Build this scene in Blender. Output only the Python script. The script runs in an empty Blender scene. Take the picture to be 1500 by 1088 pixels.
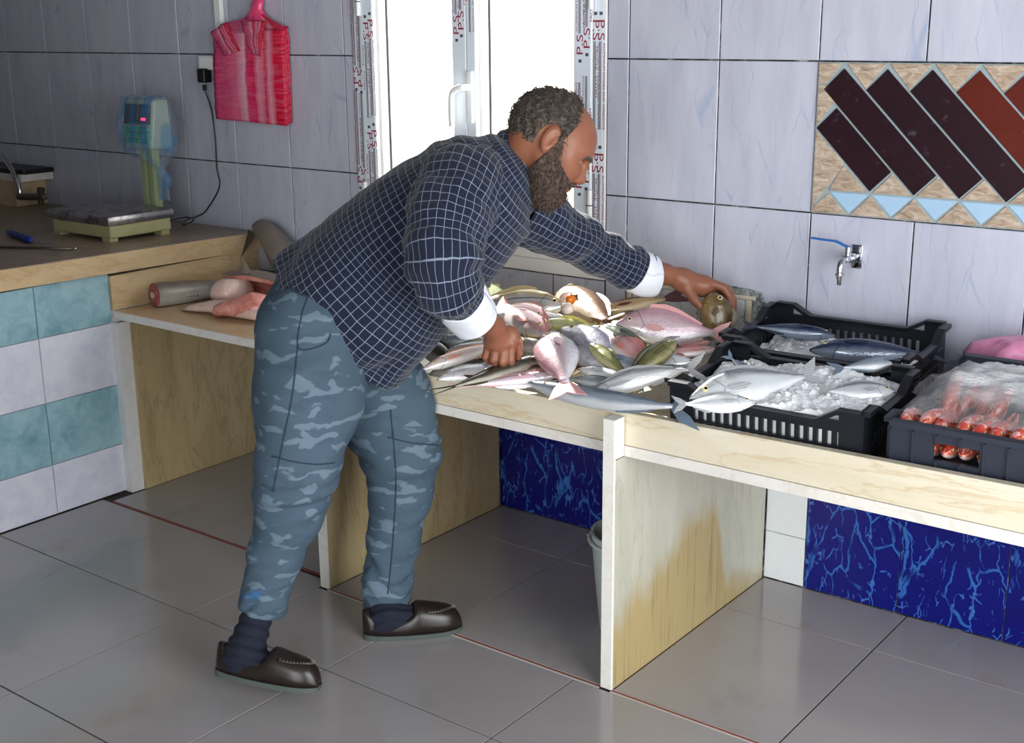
import bpy, bmesh, math, random
import numpy as np
from mathutils import Vector, Matrix, Quaternion, noise

SC = bpy.context.scene
COL = SC.collection
random.seed(7)
PI = math.pi

# ------------------------------------------------------------------ camera
CAM = Vector((3.5983, -3.5396, 1.7623))
YAW, PITCH, ROLL, FPX = -0.6538, 0.2688, -0.0093, 1857.1
def _axes():
    d = Vector((math.sin(YAW)*math.cos(PITCH), math.cos(YAW)*math.cos(PITCH), -math.sin(PITCH)))
    r = Vector((math.cos(YAW), -math.sin(YAW), 0)); u = r.cross(d)
    c, s = math.cos(ROLL), math.sin(ROLL)
    return c*r + s*u, -s*r + c*u, d
AR, AU, AD = _axes()
cam_data = bpy.data.cameras.new('camera'); cam = bpy.data.objects.new('camera', cam_data); COL.objects.link(cam)
m = Matrix((AR, AU, -AD)).transposed().to_4x4(); m.translation = CAM; cam.matrix_world = m
cam_data.sensor_fit = 'HORIZONTAL'; cam_data.sensor_width = 36.0; cam_data.lens = FPX*36.0/1500.0
cam_data.clip_start = 0.05; cam_data.clip_end = 200
SC.camera = cam
def _ray(u, v): return AD + AR*((u-750)/FPX) - AU*((v-544)/FPX)
def at_y(u, v, y=0.0): r = _ray(u, v); return CAM + r*((y-CAM.y)/r.y)     # surveyed pixel -> point on a wall plane
def at_x(u, v, x): r = _ray(u, v); return CAM + r*((x-CAM.x)/r.x)
def at_z(u, v, z): r = _ray(u, v); return CAM + r*((z-CAM.z)/r.z)
def at_d(u, v, d): return CAM + _ray(u, v)*d

# ------------------------------------------------------------------ world, sun, light
W = bpy.data.worlds.new('daylight'); SC.world = W; W.use_nodes = True
bgn = W.node_tree.nodes['Background']; bgn.inputs[0].default_value = (0.93, 0.965, 1.0, 1); bgn.inputs[1].default_value = 3.6
def lamp(name, kind, loc, to, energy, color=(1,1,1), **kw):
    l = bpy.data.lights.new(name, kind); l.energy = energy; l.color = color
    for k, v in kw.items(): setattr(l, k, v)
    o = bpy.data.objects.new(name, l); COL.objects.link(o); o.location = loc
    o.rotation_euler = (Vector(to)-Vector(loc)).to_track_quat('-Z', 'Y').to_euler(); return o
SUN_DIR = Vector((0.66, -0.52, -0.50)).normalized()
lamp('sun', 'SUN', (-3, 3, 4), Vector((-3,3,4))+SUN_DIR, 20.0, (1.0, 0.95, 0.86), angle=0.009)
# daylight of the open shop front behind the camera, and a portal for it and for the window
lamp('doorway_daylight', 'AREA', (5.0, -2.3, 1.25), (1.5, -1.3, 0.85), 86.0, (0.96, 0.98, 1.0), shape='RECTANGLE', size=2.2, size_y=2.2)
lamp('shopfront_daylight', 'AREA', (3.6, -5.7, 1.4), (2.0, 0, 1.0), 58.0, (0.95, 0.98, 1.0), shape='RECTANGLE', size=2.4, size_y=2.2)
pw = lamp('window_portal', 'AREA', (0.72, 0.20, 1.62), (0.72, -1, 1.62), 1.0, shape='RECTANGLE', size=1.2, size_y=1.5); pw.data.cycles.is_portal = True
pf = lamp('shopfront_portal', 'AREA', (3.9, -5.95, 1.3), (3.9, 0, 1.3), 1.0, shape='RECTANGLE', size=2.6, size_y=2.6); pf.data.cycles.is_portal = True
pd = lamp('doorway_portal', 'AREA', (5.35, -2.3, 1.25), (0, -2.3, 1.25), 1.0, shape='RECTANGLE', size=2.4, size_y=2.6); pd.data.cycles.is_portal = True
VS = SC.view_settings
VS.view_transform = 'Standard'; VS.look = 'None'; VS.gamma = 1.0; VS.use_curve_mapping = False
VS.exposure = 0.14

# ------------------------------------------------------------------ node materials
def C8(r, g, b):
    f = lambda c: (c/255/12.92 if c/255 <= 0.04045 else ((c/255+0.055)/1.055)**2.4)
    return (f(r), f(g), f(b), 1.0)
class NT:
    def __init__(s, name, rough=0.5, spec=0.5, metal=0.0):
        s.m = bpy.data.materials.new(name); s.m.use_nodes = True; s.t = s.m.node_tree; s.n = s.t.nodes; s.l = s.t.links
        s.b = s.n['Principled BSDF']; s.out = s.n['Material Output']
        s.b.inputs['Roughness'].default_value = rough; s.b.inputs['Specular IOR Level'].default_value = spec; s.b.inputs['Metallic'].default_value = metal
        s._tc = None
    def put(s, inp, v):
        if hasattr(v, 'links') or isinstance(v, bpy.types.NodeSocket): s.l.new(v, inp)
        else: inp.default_value = v
    def coord(s, which='Object'):
        if s._tc is None: s._tc = s.n.new('ShaderNodeTexCoord')
        return s._tc.outputs[which]
    def rnd(s):
        return s.n.new('ShaderNodeObjectInfo').outputs['Random']
    def mapv(s, vec, scale=(1,1,1), loc=(0,0,0), rot=(0,0,0)):
        k = s.n.new('ShaderNodeMapping'); s.l.new(vec, k.inputs[0]); k.inputs['Scale'].default_value = scale; s.put(k.inputs['Location'], loc); k.inputs['Rotation'].default_value = rot
        return k.outputs[0]
    def offs(s, vec, amt=20.0):      # the same material starts somewhere else on each object
        a = s.n.new('ShaderNodeVectorMath'); a.operation = 'MULTIPLY_ADD'
        c = s.n.new('ShaderNodeCombineXYZ'); r = s.rnd()
        for i in range(3): s.l.new(r, c.inputs[i])
        s.l.new(c.outputs[0], a.inputs[0]); a.inputs[1].default_value = (amt, amt*1.7, amt*0.6); s.l.new(vec, a.inputs[2])
        return a.outputs[0]
    def noise(s, vec, scale=5, detail=4, rough=0.55, dist=0.0, col=False):
        k = s.n.new('ShaderNodeTexNoise'); s.l.new(vec, k.inputs['Vector'])
        k.inputs['Scale'].default_value = scale; k.inputs['Detail'].default_value = detail; k.inputs['Roughness'].default_value = rough; k.inputs['Distortion'].default_value = dist
        return k.outputs[1 if col else 0]
    def voro(s, vec, scale=5, feature='F1', rnd=1.0):
        k = s.n.new('ShaderNodeTexVoronoi'); k.feature = feature; s.l.new(vec, k.inputs['Vector']); k.inputs['Scale'].default_value = scale; k.inputs['Randomness'].default_value = rnd
        return k.outputs['Distance']
    def wave(s, vec, scale=5, dist=0, detail=2, dscale=1, axis='X', prof='SIN', kind='BANDS'):
        k = s.n.new('ShaderNodeTexWave'); k.wave_type = kind; k.bands_direction = axis; k.wave_profile = prof; s.l.new(vec, k.inputs['Vector'])
        k.inputs['Scale'].default_value = scale; k.inputs['Distortion'].default_value = dist; k.inputs['Detail'].default_value = detail; k.inputs['Detail Scale'].default_value = dscale
        return k.outputs['Fac']
    def ramp(s, fac, stops, interp='LINEAR'):
        k = s.n.new('ShaderNodeValToRGB'); s.put(k.inputs[0], fac); e = k.color_ramp.elements; k.color_ramp.interpolation = interp
        while len(e) < len(stops): e.new(0.5)
        for el, (p, c) in zip(e, stops):
            el.position = p; el.color = c if len(c) == 4 else (c[0], c[1], c[2], 1)
        return k.outputs[0]
    def step(s, fac, a, b):          # 0..1 between a and b
        k = s.n.new('ShaderNodeMapRange'); s.put(k.inputs[0], fac); k.inputs[1].default_value = a; k.inputs[2].default_value = b; return k.outputs[0]
    def math(s, op, a, b=0.0, c=0.0):
        k = s.n.new('ShaderNodeMath'); k.operation = op; s.put(k.inputs[0], a); s.put(k.inputs[1], b); s.put(k.inputs[2], c); return k.outputs[0]
    def mix(s, f, a, b, mode='MIX'):
        k = s.n.new('ShaderNodeMix'); k.data_type = 'RGBA'; k.blend_type = mode; s.put(k.inputs[0], f); s.put(k.inputs[6], a); s.put(k.inputs[7], b); return k.outputs[2]
    def xyz(s, vec):
        k = s.n.new('ShaderNodeSeparateXYZ'); s.l.new(vec, k.inputs[0]); return k.outputs
    def attr(s, name, out='Fac'):
        k = s.n.new('ShaderNodeAttribute'); k.attribute_name = name; return k.outputs[out]
    def vadd(s, a, b, k2=1.0):
        k = s.n.new('ShaderNodeVectorMath'); k.operation = 'MULTIPLY_ADD'; s.put(k.inputs[0], b); k.inputs[1].default_value = (k2,)*3; s.put(k.inputs[2], a); return k.outputs[0]
    def color(s, v): s.put(s.b.inputs['Base Color'], v); return s
    def rough(s, v): s.put(s.b.inputs['Roughness'], v); return s
    def bump(s, h, strength=0.3, dist=0.002):
        k = s.n.new('ShaderNodeBump'); s.put(k.inputs['Height'], h); k.inputs['Strength'].default_value = strength; k.inputs['Distance'].default_value = dist
        s.l.new(k.outputs[0], s.b.inputs['Normal']); return s
def plain(name, rgb, rough=0.5, metal=0.0, spec=0.5, var=0.12, vscale=30, bump=0.0):
    k = NT(name, rough, spec, metal); v = k.coord(); n = k.noise(v, vscale, 4)
    c = C8(*rgb); d = tuple(x*(1-var) for x in c[:3])+(1,); e = tuple(min(1, x*(1+var)) for x in c[:3])+(1,)
    k.color(k.mix(n, d, e))
    if bump: k.bump(n, bump)
    return k.m

# ------------------------------------------------------------------ mesh helpers
def tag(o, label=None, cat=None, group=None, kind=None):
    if label: o['label'] = label
    if cat: o['category'] = cat
    if group: o['group'] = group
    if kind: o['kind'] = kind
    return o
def empty(name, loc=(0,0,0), rz=0.0):
    o = bpy.data.objects.new(name, None); COL.objects.link(o); o.location = loc; o.rotation_euler = (0,0,rz); o.empty_display_size = 0.05; return o
def thing(name, label, cat, loc=(0,0,0), rz=0.0, group=None): return tag(empty(name, loc, rz), label, cat, group)
def link(name, me, mat=None, parent=None, world=True, loc=None):
    o = bpy.data.objects.new(name, me); COL.objects.link(o)
    if mat is not None and not me.materials: me.materials.append(mat)
    if parent is not None:
        o.parent = parent
        if world:                    # geometry was given in world space
            o.matrix_parent_inverse = wmat(parent).inverted()
    if loc is not None: o.location = loc
    return o
def wmat(o):
    m = o.matrix_basis.copy()
    if o.parent: m = wmat(o.parent) @ o.matrix_parent_inverse @ m
    return m
def bm_mesh(bm, name, smooth=False, angle=None):
    me = bpy.data.meshes.new(name); bmesh.ops.recalc_face_normals(bm, faces=bm.faces[:]); bm.to_mesh(me); bm.free()
    if smooth: me.polygons.foreach_set('use_smooth', [True]*len(me.polygons))
    if smooth and angle: 
        try: me.set_sharp_from_angle(angle=math.radians(angle))
        except Exception: pass
    return me
def py_mesh(name, v, f, smooth=False):
    me = bpy.data.meshes.new(name); me.from_pydata([tuple(p) for p in v], [], f); me.update()
    if smooth: me.polygons.foreach_set('use_smooth', [True]*len(me.polygons))
    return me
def box(bm, lo, hi, bev=0.0, mtx=None):
    r = bmesh.ops.create_cube(bm, size=1.0); vs = r['verts']
    c = [(a+b)/2 for a, b in zip(lo, hi)]; s = [abs(b-a) for a, b in zip(lo, hi)]
    for v in vs: v.co = Vector((c[0]+v.co.x*s[0], c[1]+v.co.y*s[1], c[2]+v.co.z*s[2]))
    if bev:
        es = list({e for v in vs for e in v.link_edges})
        r = bmesh.ops.bevel(bm, geom=es, offset=bev, segments=2, affect='EDGES', profile=0.5); vs = list({v for f in r['faces'] for v in f.verts} | {v for v in vs if v.is_valid})
    if mtx is not None:
        for v in vs: v.co = mtx @ v.co
    return vs
def boxes(name, specs, mat, parent=None, bev=0.0, world=True):
    bm = bmesh.new()
    for s in specs: box(bm, s[0], s[1], s[2] if len(s) > 2 else bev)
    return link(name, bm_mesh(bm, name), mat, parent, world)
def hexa(name, pts, mat, parent=None, bev=0.0, world=True):     # eight corners: bottom ring then top ring
    bm = bmesh.new(); v = [bm.verts.new(p) for p in pts]
    for f in ((0,1,2,3),(4,5,6,7),(0,1,5,4),(1,2,6,5),(2,3,7,6),(3,0,4,7)): bm.faces.new([v[i] for i in f])
    bmesh.ops.recalc_face_normals(bm, faces=bm.faces[:])
    if bev: bmesh.ops.bevel(bm, geom=bm.edges[:], offset=bev, segments=2, affect='EDGES', profile=0.5)
    return link(name, bm_mesh(bm, name), mat, parent, world)
def tube(bm, pts, rad, seg=10, cap=True, closed=False):
    pts = [Vector(p) for p in pts]; n = len(pts); rads = rad if isinstance(rad, (list, tuple)) else [rad]*n
    up = None; rings = []
    for i, p in enumerate(pts):
        t = (pts[(i+1) % n if closed else min(i+1, n-1)]-pts[(i-1) % n if closed else max(i-1, 0)]).normalized()
        if up is None:
            up = Vector((0,0,1)) if abs(t.z) < 0.9 else Vector((1,0,0))
        s = t.cross(up).normalized(); up = s.cross(t).normalized()
        rings.append([bm.verts.new(p+(s*math.cos(2*PI*k/seg)+up*math.sin(2*PI*k/seg))*rads[i]) for k in range(seg)])
    for i in range(n if closed else n-1):
        a, b = rings[i], rings[(i+1) % n]
        for k in range(seg): bm.faces.new((a[k], a[(k+1) % seg], b[(k+1) % seg], b[k]))
    if cap and not closed: bm.faces.new(rings[0][::-1]); bm.faces.new(rings[-1])
def spline(pts, n=6):
    pts = [Vector(p) for p in pts]; out = []
    for i in range(len(pts)-1):
        p0, p1, p2, p3 = pts[max(i-1,0)], pts[i], pts[i+1], pts[min(i+2,len(pts)-1)]
        for k in range(n):
            t = k/n; out.append(0.5*((2*p1)+(p2-p0)*t+(2*p0-5*p1+4*p2-p3)*t*t+(3*p1-p0-3*p2+p3)*t**3))
    out.append(pts[-1]); return out
def cyl(bm, a, b, r0, r1=None, seg=16): tube(bm, [a, b], [r0, r0 if r1 is None else r1], seg)
def lathe(bm, prof, seg=24, mtx=None):
    rings = []
    for r, z in prof: rings.append([bm.verts.new((r*math.cos(2*PI*k/seg), r*math.sin(2*PI*k/seg), z)) for k in range(seg)])
    for a, b in zip(rings, rings[1:]):
        for k in range(seg): bm.faces.new((a[k], a[(k+1) % seg], b[(k+1) % seg], b[k]))
    if prof[0][0] > 1e-6: bm.faces.new(rings[0][::-1])
    if prof[-1][0] > 1e-6: bm.faces.new(rings[-1])
    if mtx is not None:
        for r in rings:
            for v in r: v.co = mtx @ v.co
_pc = {}
def plate_mesh(poly, t, ch):
    key = tuple((round(x, 4), round(y, 4)) for x, y in poly)+(t, ch)
    if key in _pc: return _pc[key]
    n = len(poly); cx = sum(p[0] for p in poly)/n; cy = sum(p[1] for p in poly)/n
    ins = []
    for i in range(n):               # inset by ch along both edges
        p0, p, p1 = (Vector(poly[i-1]), Vector(poly[i]), Vector(poly[(i+1) % n]))
        a = (p-p0).normalized(); b = (p1-p).normalized(); na = Vector((-a.y, a.x)); nb = Vector((-b.y, b.x))
        if na.dot(Vector((cx, cy))-p) < 0: na, nb = -na, -nb
        mdir = (na+nb); ins.append(p+mdir*(ch/max(0.3, 1+na.dot(nb))))
    v = [(x, y, 0) for x, y in poly]+[(x, y, t-ch) for x, y in poly]+[(p.x, p.y, t) for p in ins]
    f = [tuple(range(n))[::-1]]+[(i, (i+1) % n, n+(i+1) % n, n+i) for i in range(n)]+[(n+i, n+(i+1) % n, 2*n+(i+1) % n, 2*n+i) for i in range(n)]+[tuple(range(2*n, 3*n))]
    me = py_mesh('plate', v, f); bm = bmesh.new(); bm.from_mesh(me); bmesh.ops.recalc_face_normals(bm, faces=bm.faces[:]); bm.to_mesh(me); bm.free()
    _pc[key] = me; return me
BASIS = {'-y': Matrix(((1,0,0),(0,0,-1),(0,1,0))), '+x': Matrix(((0,0,1),(1,0,0),(0,1,0))), '+z': Matrix.Identity(3)}
def plate(name, poly, origin, facing, mat, parent, t=0.008, ch=0.0015, jit=0.0):
    """a tile: polygon (in the wall's own right/up metres) of thickness t, its back at origin"""
    n = len(poly); cx = (min(p[0] for p in poly)+max(p[0] for p in poly))/2; cy = (min(p[1] for p in poly)+max(p[1] for p in poly))/2
    me = plate_mesh([(p[0]-cx, p[1]-cy) for p in poly], t, ch)
    if me.materials and me.materials[0] != mat:
        me = me.copy(); me.materials.clear()
    o = link(name, me, mat, parent, world=False)
    M3 = BASIS[facing]; loc = Vector(origin)+M3 @ Vector((cx, cy, 0))
    M = M3.to_4x4() @ Matrix.Rotation(random.uniform(-jit, jit), 4, 'X') @ Matrix.Rotation(random.uniform(-jit, jit), 4, 'Y'); M.translation = loc
    o.matrix_world = M
    if parent is not None:
        o.matrix_basis = wmat(parent).inverted() @ M
    return o
def rect(x0, x1, y0, y1): return [(x0, y0), (x1, y0), (x1, y1), (x0, y1)]
# ------------------------------------------------------------------ surface materials
def m_wall_tile():
    k = NT('glazed_wall_tile', 0.22); v = k.coord(); o = k.offs(v, 9)
    dis = k.vadd(k.mapv(o, (1,1,1)), k.noise(o, 5, 3, col=True), 0.10)
    w = k.wave(k.mapv(dis, (1.0,1.0,0.16), rot=(0,0,0)), 1.0, 0)
    vein = k.voro(k.mapv(dis, (15,1.9,1)), 1.0, 'DISTANCE_TO_EDGE')
    vm = k.math('MULTIPLY', k.step(vein, 0.024, 0.0), k.step(k.noise(o, 8, 2), 0.44, 0.60))
    cl = k.noise(k.mapv(o, (14,3,1)), 1.0, 5, 0.6)
    base = k.mix(k.step(cl, 0.3, 0.75), C8(184,187,205), C8(202,206,221))
    k.color(k.mix(k.math('MULTIPLY', vm, 0.42), base, C8(118,148,195)))
    k.rough(k.math('MULTIPLY_ADD', cl, 0.15, 0.16)); k.bump(k.noise(o, 6, 2), 0.08, 0.004); return k.m
def m_blue_tile():
    k = NT('blue_veined_tile', 0.18); v = k.coord(); o = k.offs(v, 3)
    dis = k.vadd(v, k.noise(o, 7, 4, col=True), 0.09)
    e1 = k.voro(k.mapv(dis, (14,5,1)), 1.0, 'DISTANCE_TO_EDGE'); e2 = k.voro(k.mapv(dis, (40,17,1), rot=(0,0,0.25)), 1.0, 'DISTANCE_TO_EDGE')
    m1 = k.math('MULTIPLY', k.step(e1, 0.026, 0.010), k.step(k.noise(o, 9, 2), 0.42, 0.52))
    m2 = k.math('MULTIPLY', k.step(e2, 0.05, 0.02), k.step(k.noise(k.mapv(o, (1,1,1), (3,1,0)), 22, 2), 0.54, 0.60))
    c = k.mix(k.noise(o, 9, 3), C8(6,10,92), C8(12,20,122))
    c = k.mix(k.math('MULTIPLY', m2, 0.75), c, C8(70,120,205)); c = k.mix(k.math('MULTIPLY', m1, 0.8), c, C8(52,112,190))
    k.color(c); return k.m
def m_face_tile(name, a, b):
    k = NT(name, 0.3); o = k.offs(k.coord(), 7); n = k.noise(o, 10, 6, 0.65, 0.6); k.color(k.ramp(n, [(0.30, C8(*a)), (0.62, C8(*b)), (0.8, C8(*b))])); return k.m
def m_floor_tile():
    k = NT('porcelain_floor_tile', 0.2, 0.85); o = k.offs(k.coord(), 6); n = k.noise(o, 3.2, 5, 0.6); f = k.noise(k.mapv(o, (60,400,1), rot=(0,0,0.5)), 1, 2)
    c = k.mix(n, C8(150,146,147), C8(172,168,168)); c = k.mix(k.math('MULTIPLY', f, 0.22), c, C8(165,158,154))
    st = k.step(k.noise(k.coord(), 2.1, 4, 0.6), 0.60, 0.74); c = k.mix(k.math('MULTIPLY', st, 0.35), c, C8(118,100,84))
    k.color(c); k.rough(k.math('MULTIPLY_ADD', n, 0.10, 0.09)); k.bump(f, 0.05, 0.0006); return k.m
def m_marble(name, a, b, vein, sc=4.0, amt=0.8, rough=0.3, axis=(1,1,1), stain=None):
    k = NT(name, rough); v = k.mapv(k.coord(), axis); d = k.vadd(v, k.noise(v, sc*0.8, 5, col=True), 0.35)
    n = k.noise(d, sc, 6, 0.6); c = k.mix(k.step(n, 0.3, 0.7), C8(*a), C8(*b))
    vv = k.noise(d, sc*0.9, 3, 0.5, 0.6); vm = k.step(k.math('ABSOLUTE', k.math('SUBTRACT', vv, 0.5)), 0.028, 0.0)
    c = k.mix(k.math('MULTIPLY', vm, amt), c, C8(*vein))
    c = k.mix(k.math('MULTIPLY', k.noise(k.coord(), 60, 3), 0.12), c, C8(*vein))
    if stain: c = stain(k, c)
    k.color(c); return k.m
def rust_stain(k, c):    # brown water stain at the foot of the panel, higher towards its middle
    x, y, z = k.xyz(k.coord()); n = k.noise(k.mapv(k.coord(), (1,9,3)), 1.6, 4, 0.6)
    line = k.ramp(k.step(y, -0.92, -0.05), [(0.0, (0.25,)*3), (0.30, (0.33,)*3), (0.55, (0.44,)*3), (0.66, (0.42,)*3), (0.76, (0.14,)*3), (1, (0.06,)*3)])
    h = k.math('SUBTRACT', k.math('MULTIPLY_ADD', n, 0.20, line), z)
    mk = k.step(h, 0.11, 0.20)
    str_ = k.step(k.noise(k.mapv(k.coord(), (1,70,3)), 1.0, 3), 0.55, 0.66)
    b = k.mix(k.math('MULTIPLY', str_, 0.6), C8(172,150,96), C8(128,98,56))
    return k.mix(k.math('MULTIPLY', mk, 0.86), c, b)
M_WT = m_wall_tile(); M_BT = m_blue_tile(); M_FT = m_floor_tile()
M_WHT = plain('white_glazed_tile', (222,226,228), 0.2, vscale=60, var=0.04)
M_TEAL = m_face_tile('teal_mottled_tile', (112,158,172), (160,196,206)); M_PALE = m_face_tile('white_mottled_tile', (206,208,226), (226,228,238))
def m_grout():
    k = NT('dirty_grout', 0.9); v = k.coord(); n = k.noise(v, 14, 5, 0.7); k.color(k.ramp(n, [(0.46, C8(30,32,32)), (0.56, C8(78,80,80)), (0.68, C8(180,180,182))])); return k.m
M_GR = m_grout(); M_FGR = plain('dark_floor_grout', (50,44,42), 0.9)
M_CREAM = m_marble('cream_marble', (210,200,174), (224,218,200), (192,164,118), 6.0, 0.5, 0.28, (0.35,1,2.6))
M_SLABW = m_marble('white_marble_edge', (214,212,208), (232,228,220), (190,176,150), 6, 0.3, 0.35)
M_PANEL = m_marble('grey_green_marble', (176,176,160), (196,194,178), (150,146,126), 5, 0.35, 0.35, (1,2.4,0.5), rust_stain)
M_PANB = m_marble('tan_marble', (176,156,116), (202,182,140), (132,110,74), 5, 0.35, 0.4, (1,2.4,0.6))
M_TAN = m_marble('tan_travertine', (196,170,130), (214,192,154), (170,134,90), 6, 0.4, 0.35, (0.5,0.5,1.6))
M_TOP = m_marble('stained_grey_worktop', (140,124,106), (170,152,130), (104,88,74), 5, 0.5, 0.35)
M_PLAST = plain('off_white_plaster', (226,226,224), 0.8); M_DIM = plain('grey_painted_plaster', (128,128,132), 0.9)
M_PVC = plain('white_window_plastic', (240,242,244), 0.25, var=0.02)
M_FILM = plain('pale_blue_protective_film', (228,238,252), 0.25, var=0.05, vscale=4)
M_PRR = plain('dark_red_print', (146,30,58), 0.5); M_PRK = plain('grey_black_print', (70,82,90), 0.5)
M_GASK = plain('dark_rubber_gasket', (58,56,62), 0.6)

# ------------------------------------------------------------------ floor
floor = boxes('floor', [((-2.8,-6.2,-0.12),(5.4,0.25,-0.0035))], M_FGR); tag(floor, kind='structure')
def ftile(x0, x1, y0, y1, g=0.0026):
    if x1-x0 > 0.03 and y1-y0 > 0.03: plate('floor_tile', rect(x0+g, x1-g, y0+g, y1-g), (0,0,-0.0095), '+z', M_FT, floor, t=0.0095+random.uniform(-.0002,.0002), ch=0.0004)
ys = [-0.6*k-1.2952 for k in range(0, 9)]
for k in range(-1, 9):
    x0, x1 = max(0.6*k, -0.455), 0.6*k+0.6
    if x1 < 0.79: ftile(x0, x1, ys[0], -0.856)
    elif x0 < 0.79: ftile(x0, 0.79, ys[0], -0.866); ftile(0.79, x1, ys[0], -0.922)
    else: ftile(x0, x1, ys[0], -0.922)
    for a, b in zip(ys, ys[1:]): ftile(x0, x1, max(b, -6.0), a)
for x0, x1 in ((-0.41,0.132),(0.132,0.732),(0.732,0.793)): ftile(x0, x1, -0.272, 0); ftile(x0, x1, -0.843, -0.272)
for x0, x1 in ((0.832,1.3),(1.3,1.88)): ftile(x0, x1, -0.272, 0); ftile(x0, x1, -0.905, -0.272)
for x0, x1 in ((1.918,2.4),(2.4,3.0),(3.0,3.6),(3.6,4.2),(4.2,4.8)): ftile(x0, x1, -0.272, 0); ftile(x0, x1, -0.905, -0.272)
M_RED = plain('brick_red_strip', (140,70,60), 0.6); M_WST = plain('pale_metal_strip', (196,190,184), 0.4)
st = empty('trim_1'); tag(st, kind='structure')
for x0, x1, y in ((-0.40,0.79,-0.8495),(0.832,1.88,-0.9135),(1.918,4.9,-0.9135)):
    boxes('red_strip', [((x0,y-0.004,-0.003),(x1,y+0.004,0.0008))], M_RED, st)
    if x0 > 0.8: boxes('metal_edge', [((x0,y-0.0085,-0.003),(x1,y-0.0045,0.0012)),((x0,y+0.0045,-0.003),(x1,y+0.007,0.001))], M_WST, st)

# ------------------------------------------------------------------ walls, ceiling
WX0, WX1, WZ0, WZ1 = 0.152, 1.284, 0.917, 2.36
wall = boxes('wall_back', [((-2.8,0.004,-0.12),(WX0,0.25,3.0)),((WX1,0.004,-0.12),(5.4,0.25,3.0)),((WX0,0.004,-0.12),(WX1,0.25,WZ0)),((WX0,0.004,WZ1),(WX1,0.25,3.0))], M_GR); tag(wall, kind='structure')
def wt(x0, x1, z0, z1, mat=M_WT, g=0.0024):
    if x1-x0 > 0.012 and z1-z0 > 0.012: plate('wall_tile', rect(x0+g, x1-g, z0+g, z1-g), (0, 0.006, 0), '-y', mat, wall, t=0.0055+random.uniform(0,0.001), ch=0.0012, jit=0.0009)
rows = [0.436, 0.766, 1.2061, 1.6458, 2.0856, 2.5253, 2.965]
left = [-1.8397+0.3235*k for k in range(-3, 8)]; right = [1.3686, 1.692, 2.0155, 2.330, 2.6535, 2.977, 3.3005, 3.624, 3.9475, 4.271, 4.594]
for r in range(6):
    z0, z1 = rows[r], rows[r+1]
    for a, b in zip(left, left[1:]): wt(max(a,-2.6), min(b, WX0-0.002), z0, z1)
    wt(WX1+0.002, right[0], z0, z1)
    for a, b in zip(right, right[1:]):
        if r == 2 and a > 2.0 and a < 3.29: continue
        wt(a, b, z0, z1)
for a, b in ((WX0,0.425),(0.425,0.748),(0.748,1.0695),(1.0695,WX1)):
    wt(a, b, rows[0], rows[1]); wt(a, b, rows[1], WZ0-0.002)
    wt(a, b, WZ1+0.002, rows[5]); wt(a, b, rows[5], rows[6])
# low tiles under the counter
x = 0.825
for b in (1.075,1.385,1.695,1.884):
    plate('blue_tile', rect(x+.0015, b-.0015, 0.002, 0.43), (0,0.006,0), '-y', M_BT, wall, t=0.006); x = b
x = 2.058
for b in (2.364,2.683,2.993,3.303,3.613,3.923,4.233):
    plate('blue_tile', rect(x+.0015, b-.0015, 0.002, 0.43), (0,0.006,0), '-y', M_BT, wall, t=0.006); x = b
for z0, z1 in ((0.002,0.165),(0.165,0.43)): plate('white_tile', rect(1.918, 2.055, z0+.001, z1-.001), (0,0.006,0), '-y', M_WHT, wall, t=0.006)
for a, b in ((-0.41,-0.1),(-0.1,0.21),(0.21,0.52),(0.52,0.79)): plate('white_tile', rect(a+.001, b-.001, 0.002, 0.43), (0,0.006,0), '-y', M_WHT, wall, t=0.006)
# mosaic band
mos = boxes('mosaic_panel', [((2.0175,-0.0050,1.208),(3.30,0.005,1.6435))], plain('grey_mortar', (150,166,172), 0.9, vscale=90), wall)
def m_stone():
    k = NT('split_sandstone', 0.85); o = k.offs(k.coord(), 5); n = k.noise(k.mapv(o, (22,60,1), rot=(0,0,0.7)), 1, 6, 0.7, 0.8)
    k.color(k.ramp(n, [(0.3, C8(140,118,98)), (0.5, C8(186,166,146)), (0.7, C8(216,204,190))])); k.bump(n, 1.0, 0.006); return k.m
M_ST = m_stone()
def m_brick(nm, a, b):
    k = NT(nm, 0.35, 0.3); o = k.offs(k.coord(), 5); n = k.noise(o, 12, 5); c = k.mix(n, C8(*a), C8(*b))
    c = k.mix(k.math('MULTIPLY', k.step(k.noise(o, 30, 4, 0.7), 0.62, 0.75), 0.35), c, C8(104,112,122)); k.color(c); return k.m
M_BK = m_brick('dark_plum_tile', (30,13,18), (46,24,32)); M_BK2 = m_brick('dark_red_tile', (82,24,16), (100,36,25)); M_LB = plain('light_blue_tile', (166,200,228), 0.4, var=0.05)
def mp(name, poly, mat, t): plate(name, poly, (0,0.0005,0), '-y', mat, mos, t=t+random.uniform(0,.001), ch=0.0015)
zb, w45 = 1.282, 0.0588
def brick(xb, zb_, ln, mat):         # 45 degree tile, lower corner at xb,zb_, rising to the left
    s = ln/math.sqrt(2); mp('diagonal_tile', [(xb, zb_), (xb+w45, zb_+w45), (xb+w45-s, zb_+w45+s), (xb-s, zb_+s)], mat, 0.010)
brick(2.196, 1.283, 0.245, M_BK)
xs = [2.3255+0.1275*i for i in range(8)]
for i, xb in enumerate(xs): brick(xb, 1.281, 0.405, M_BK if i < 3 else M_BK2)
bt = 0.4051/math.sqrt(2)
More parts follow.
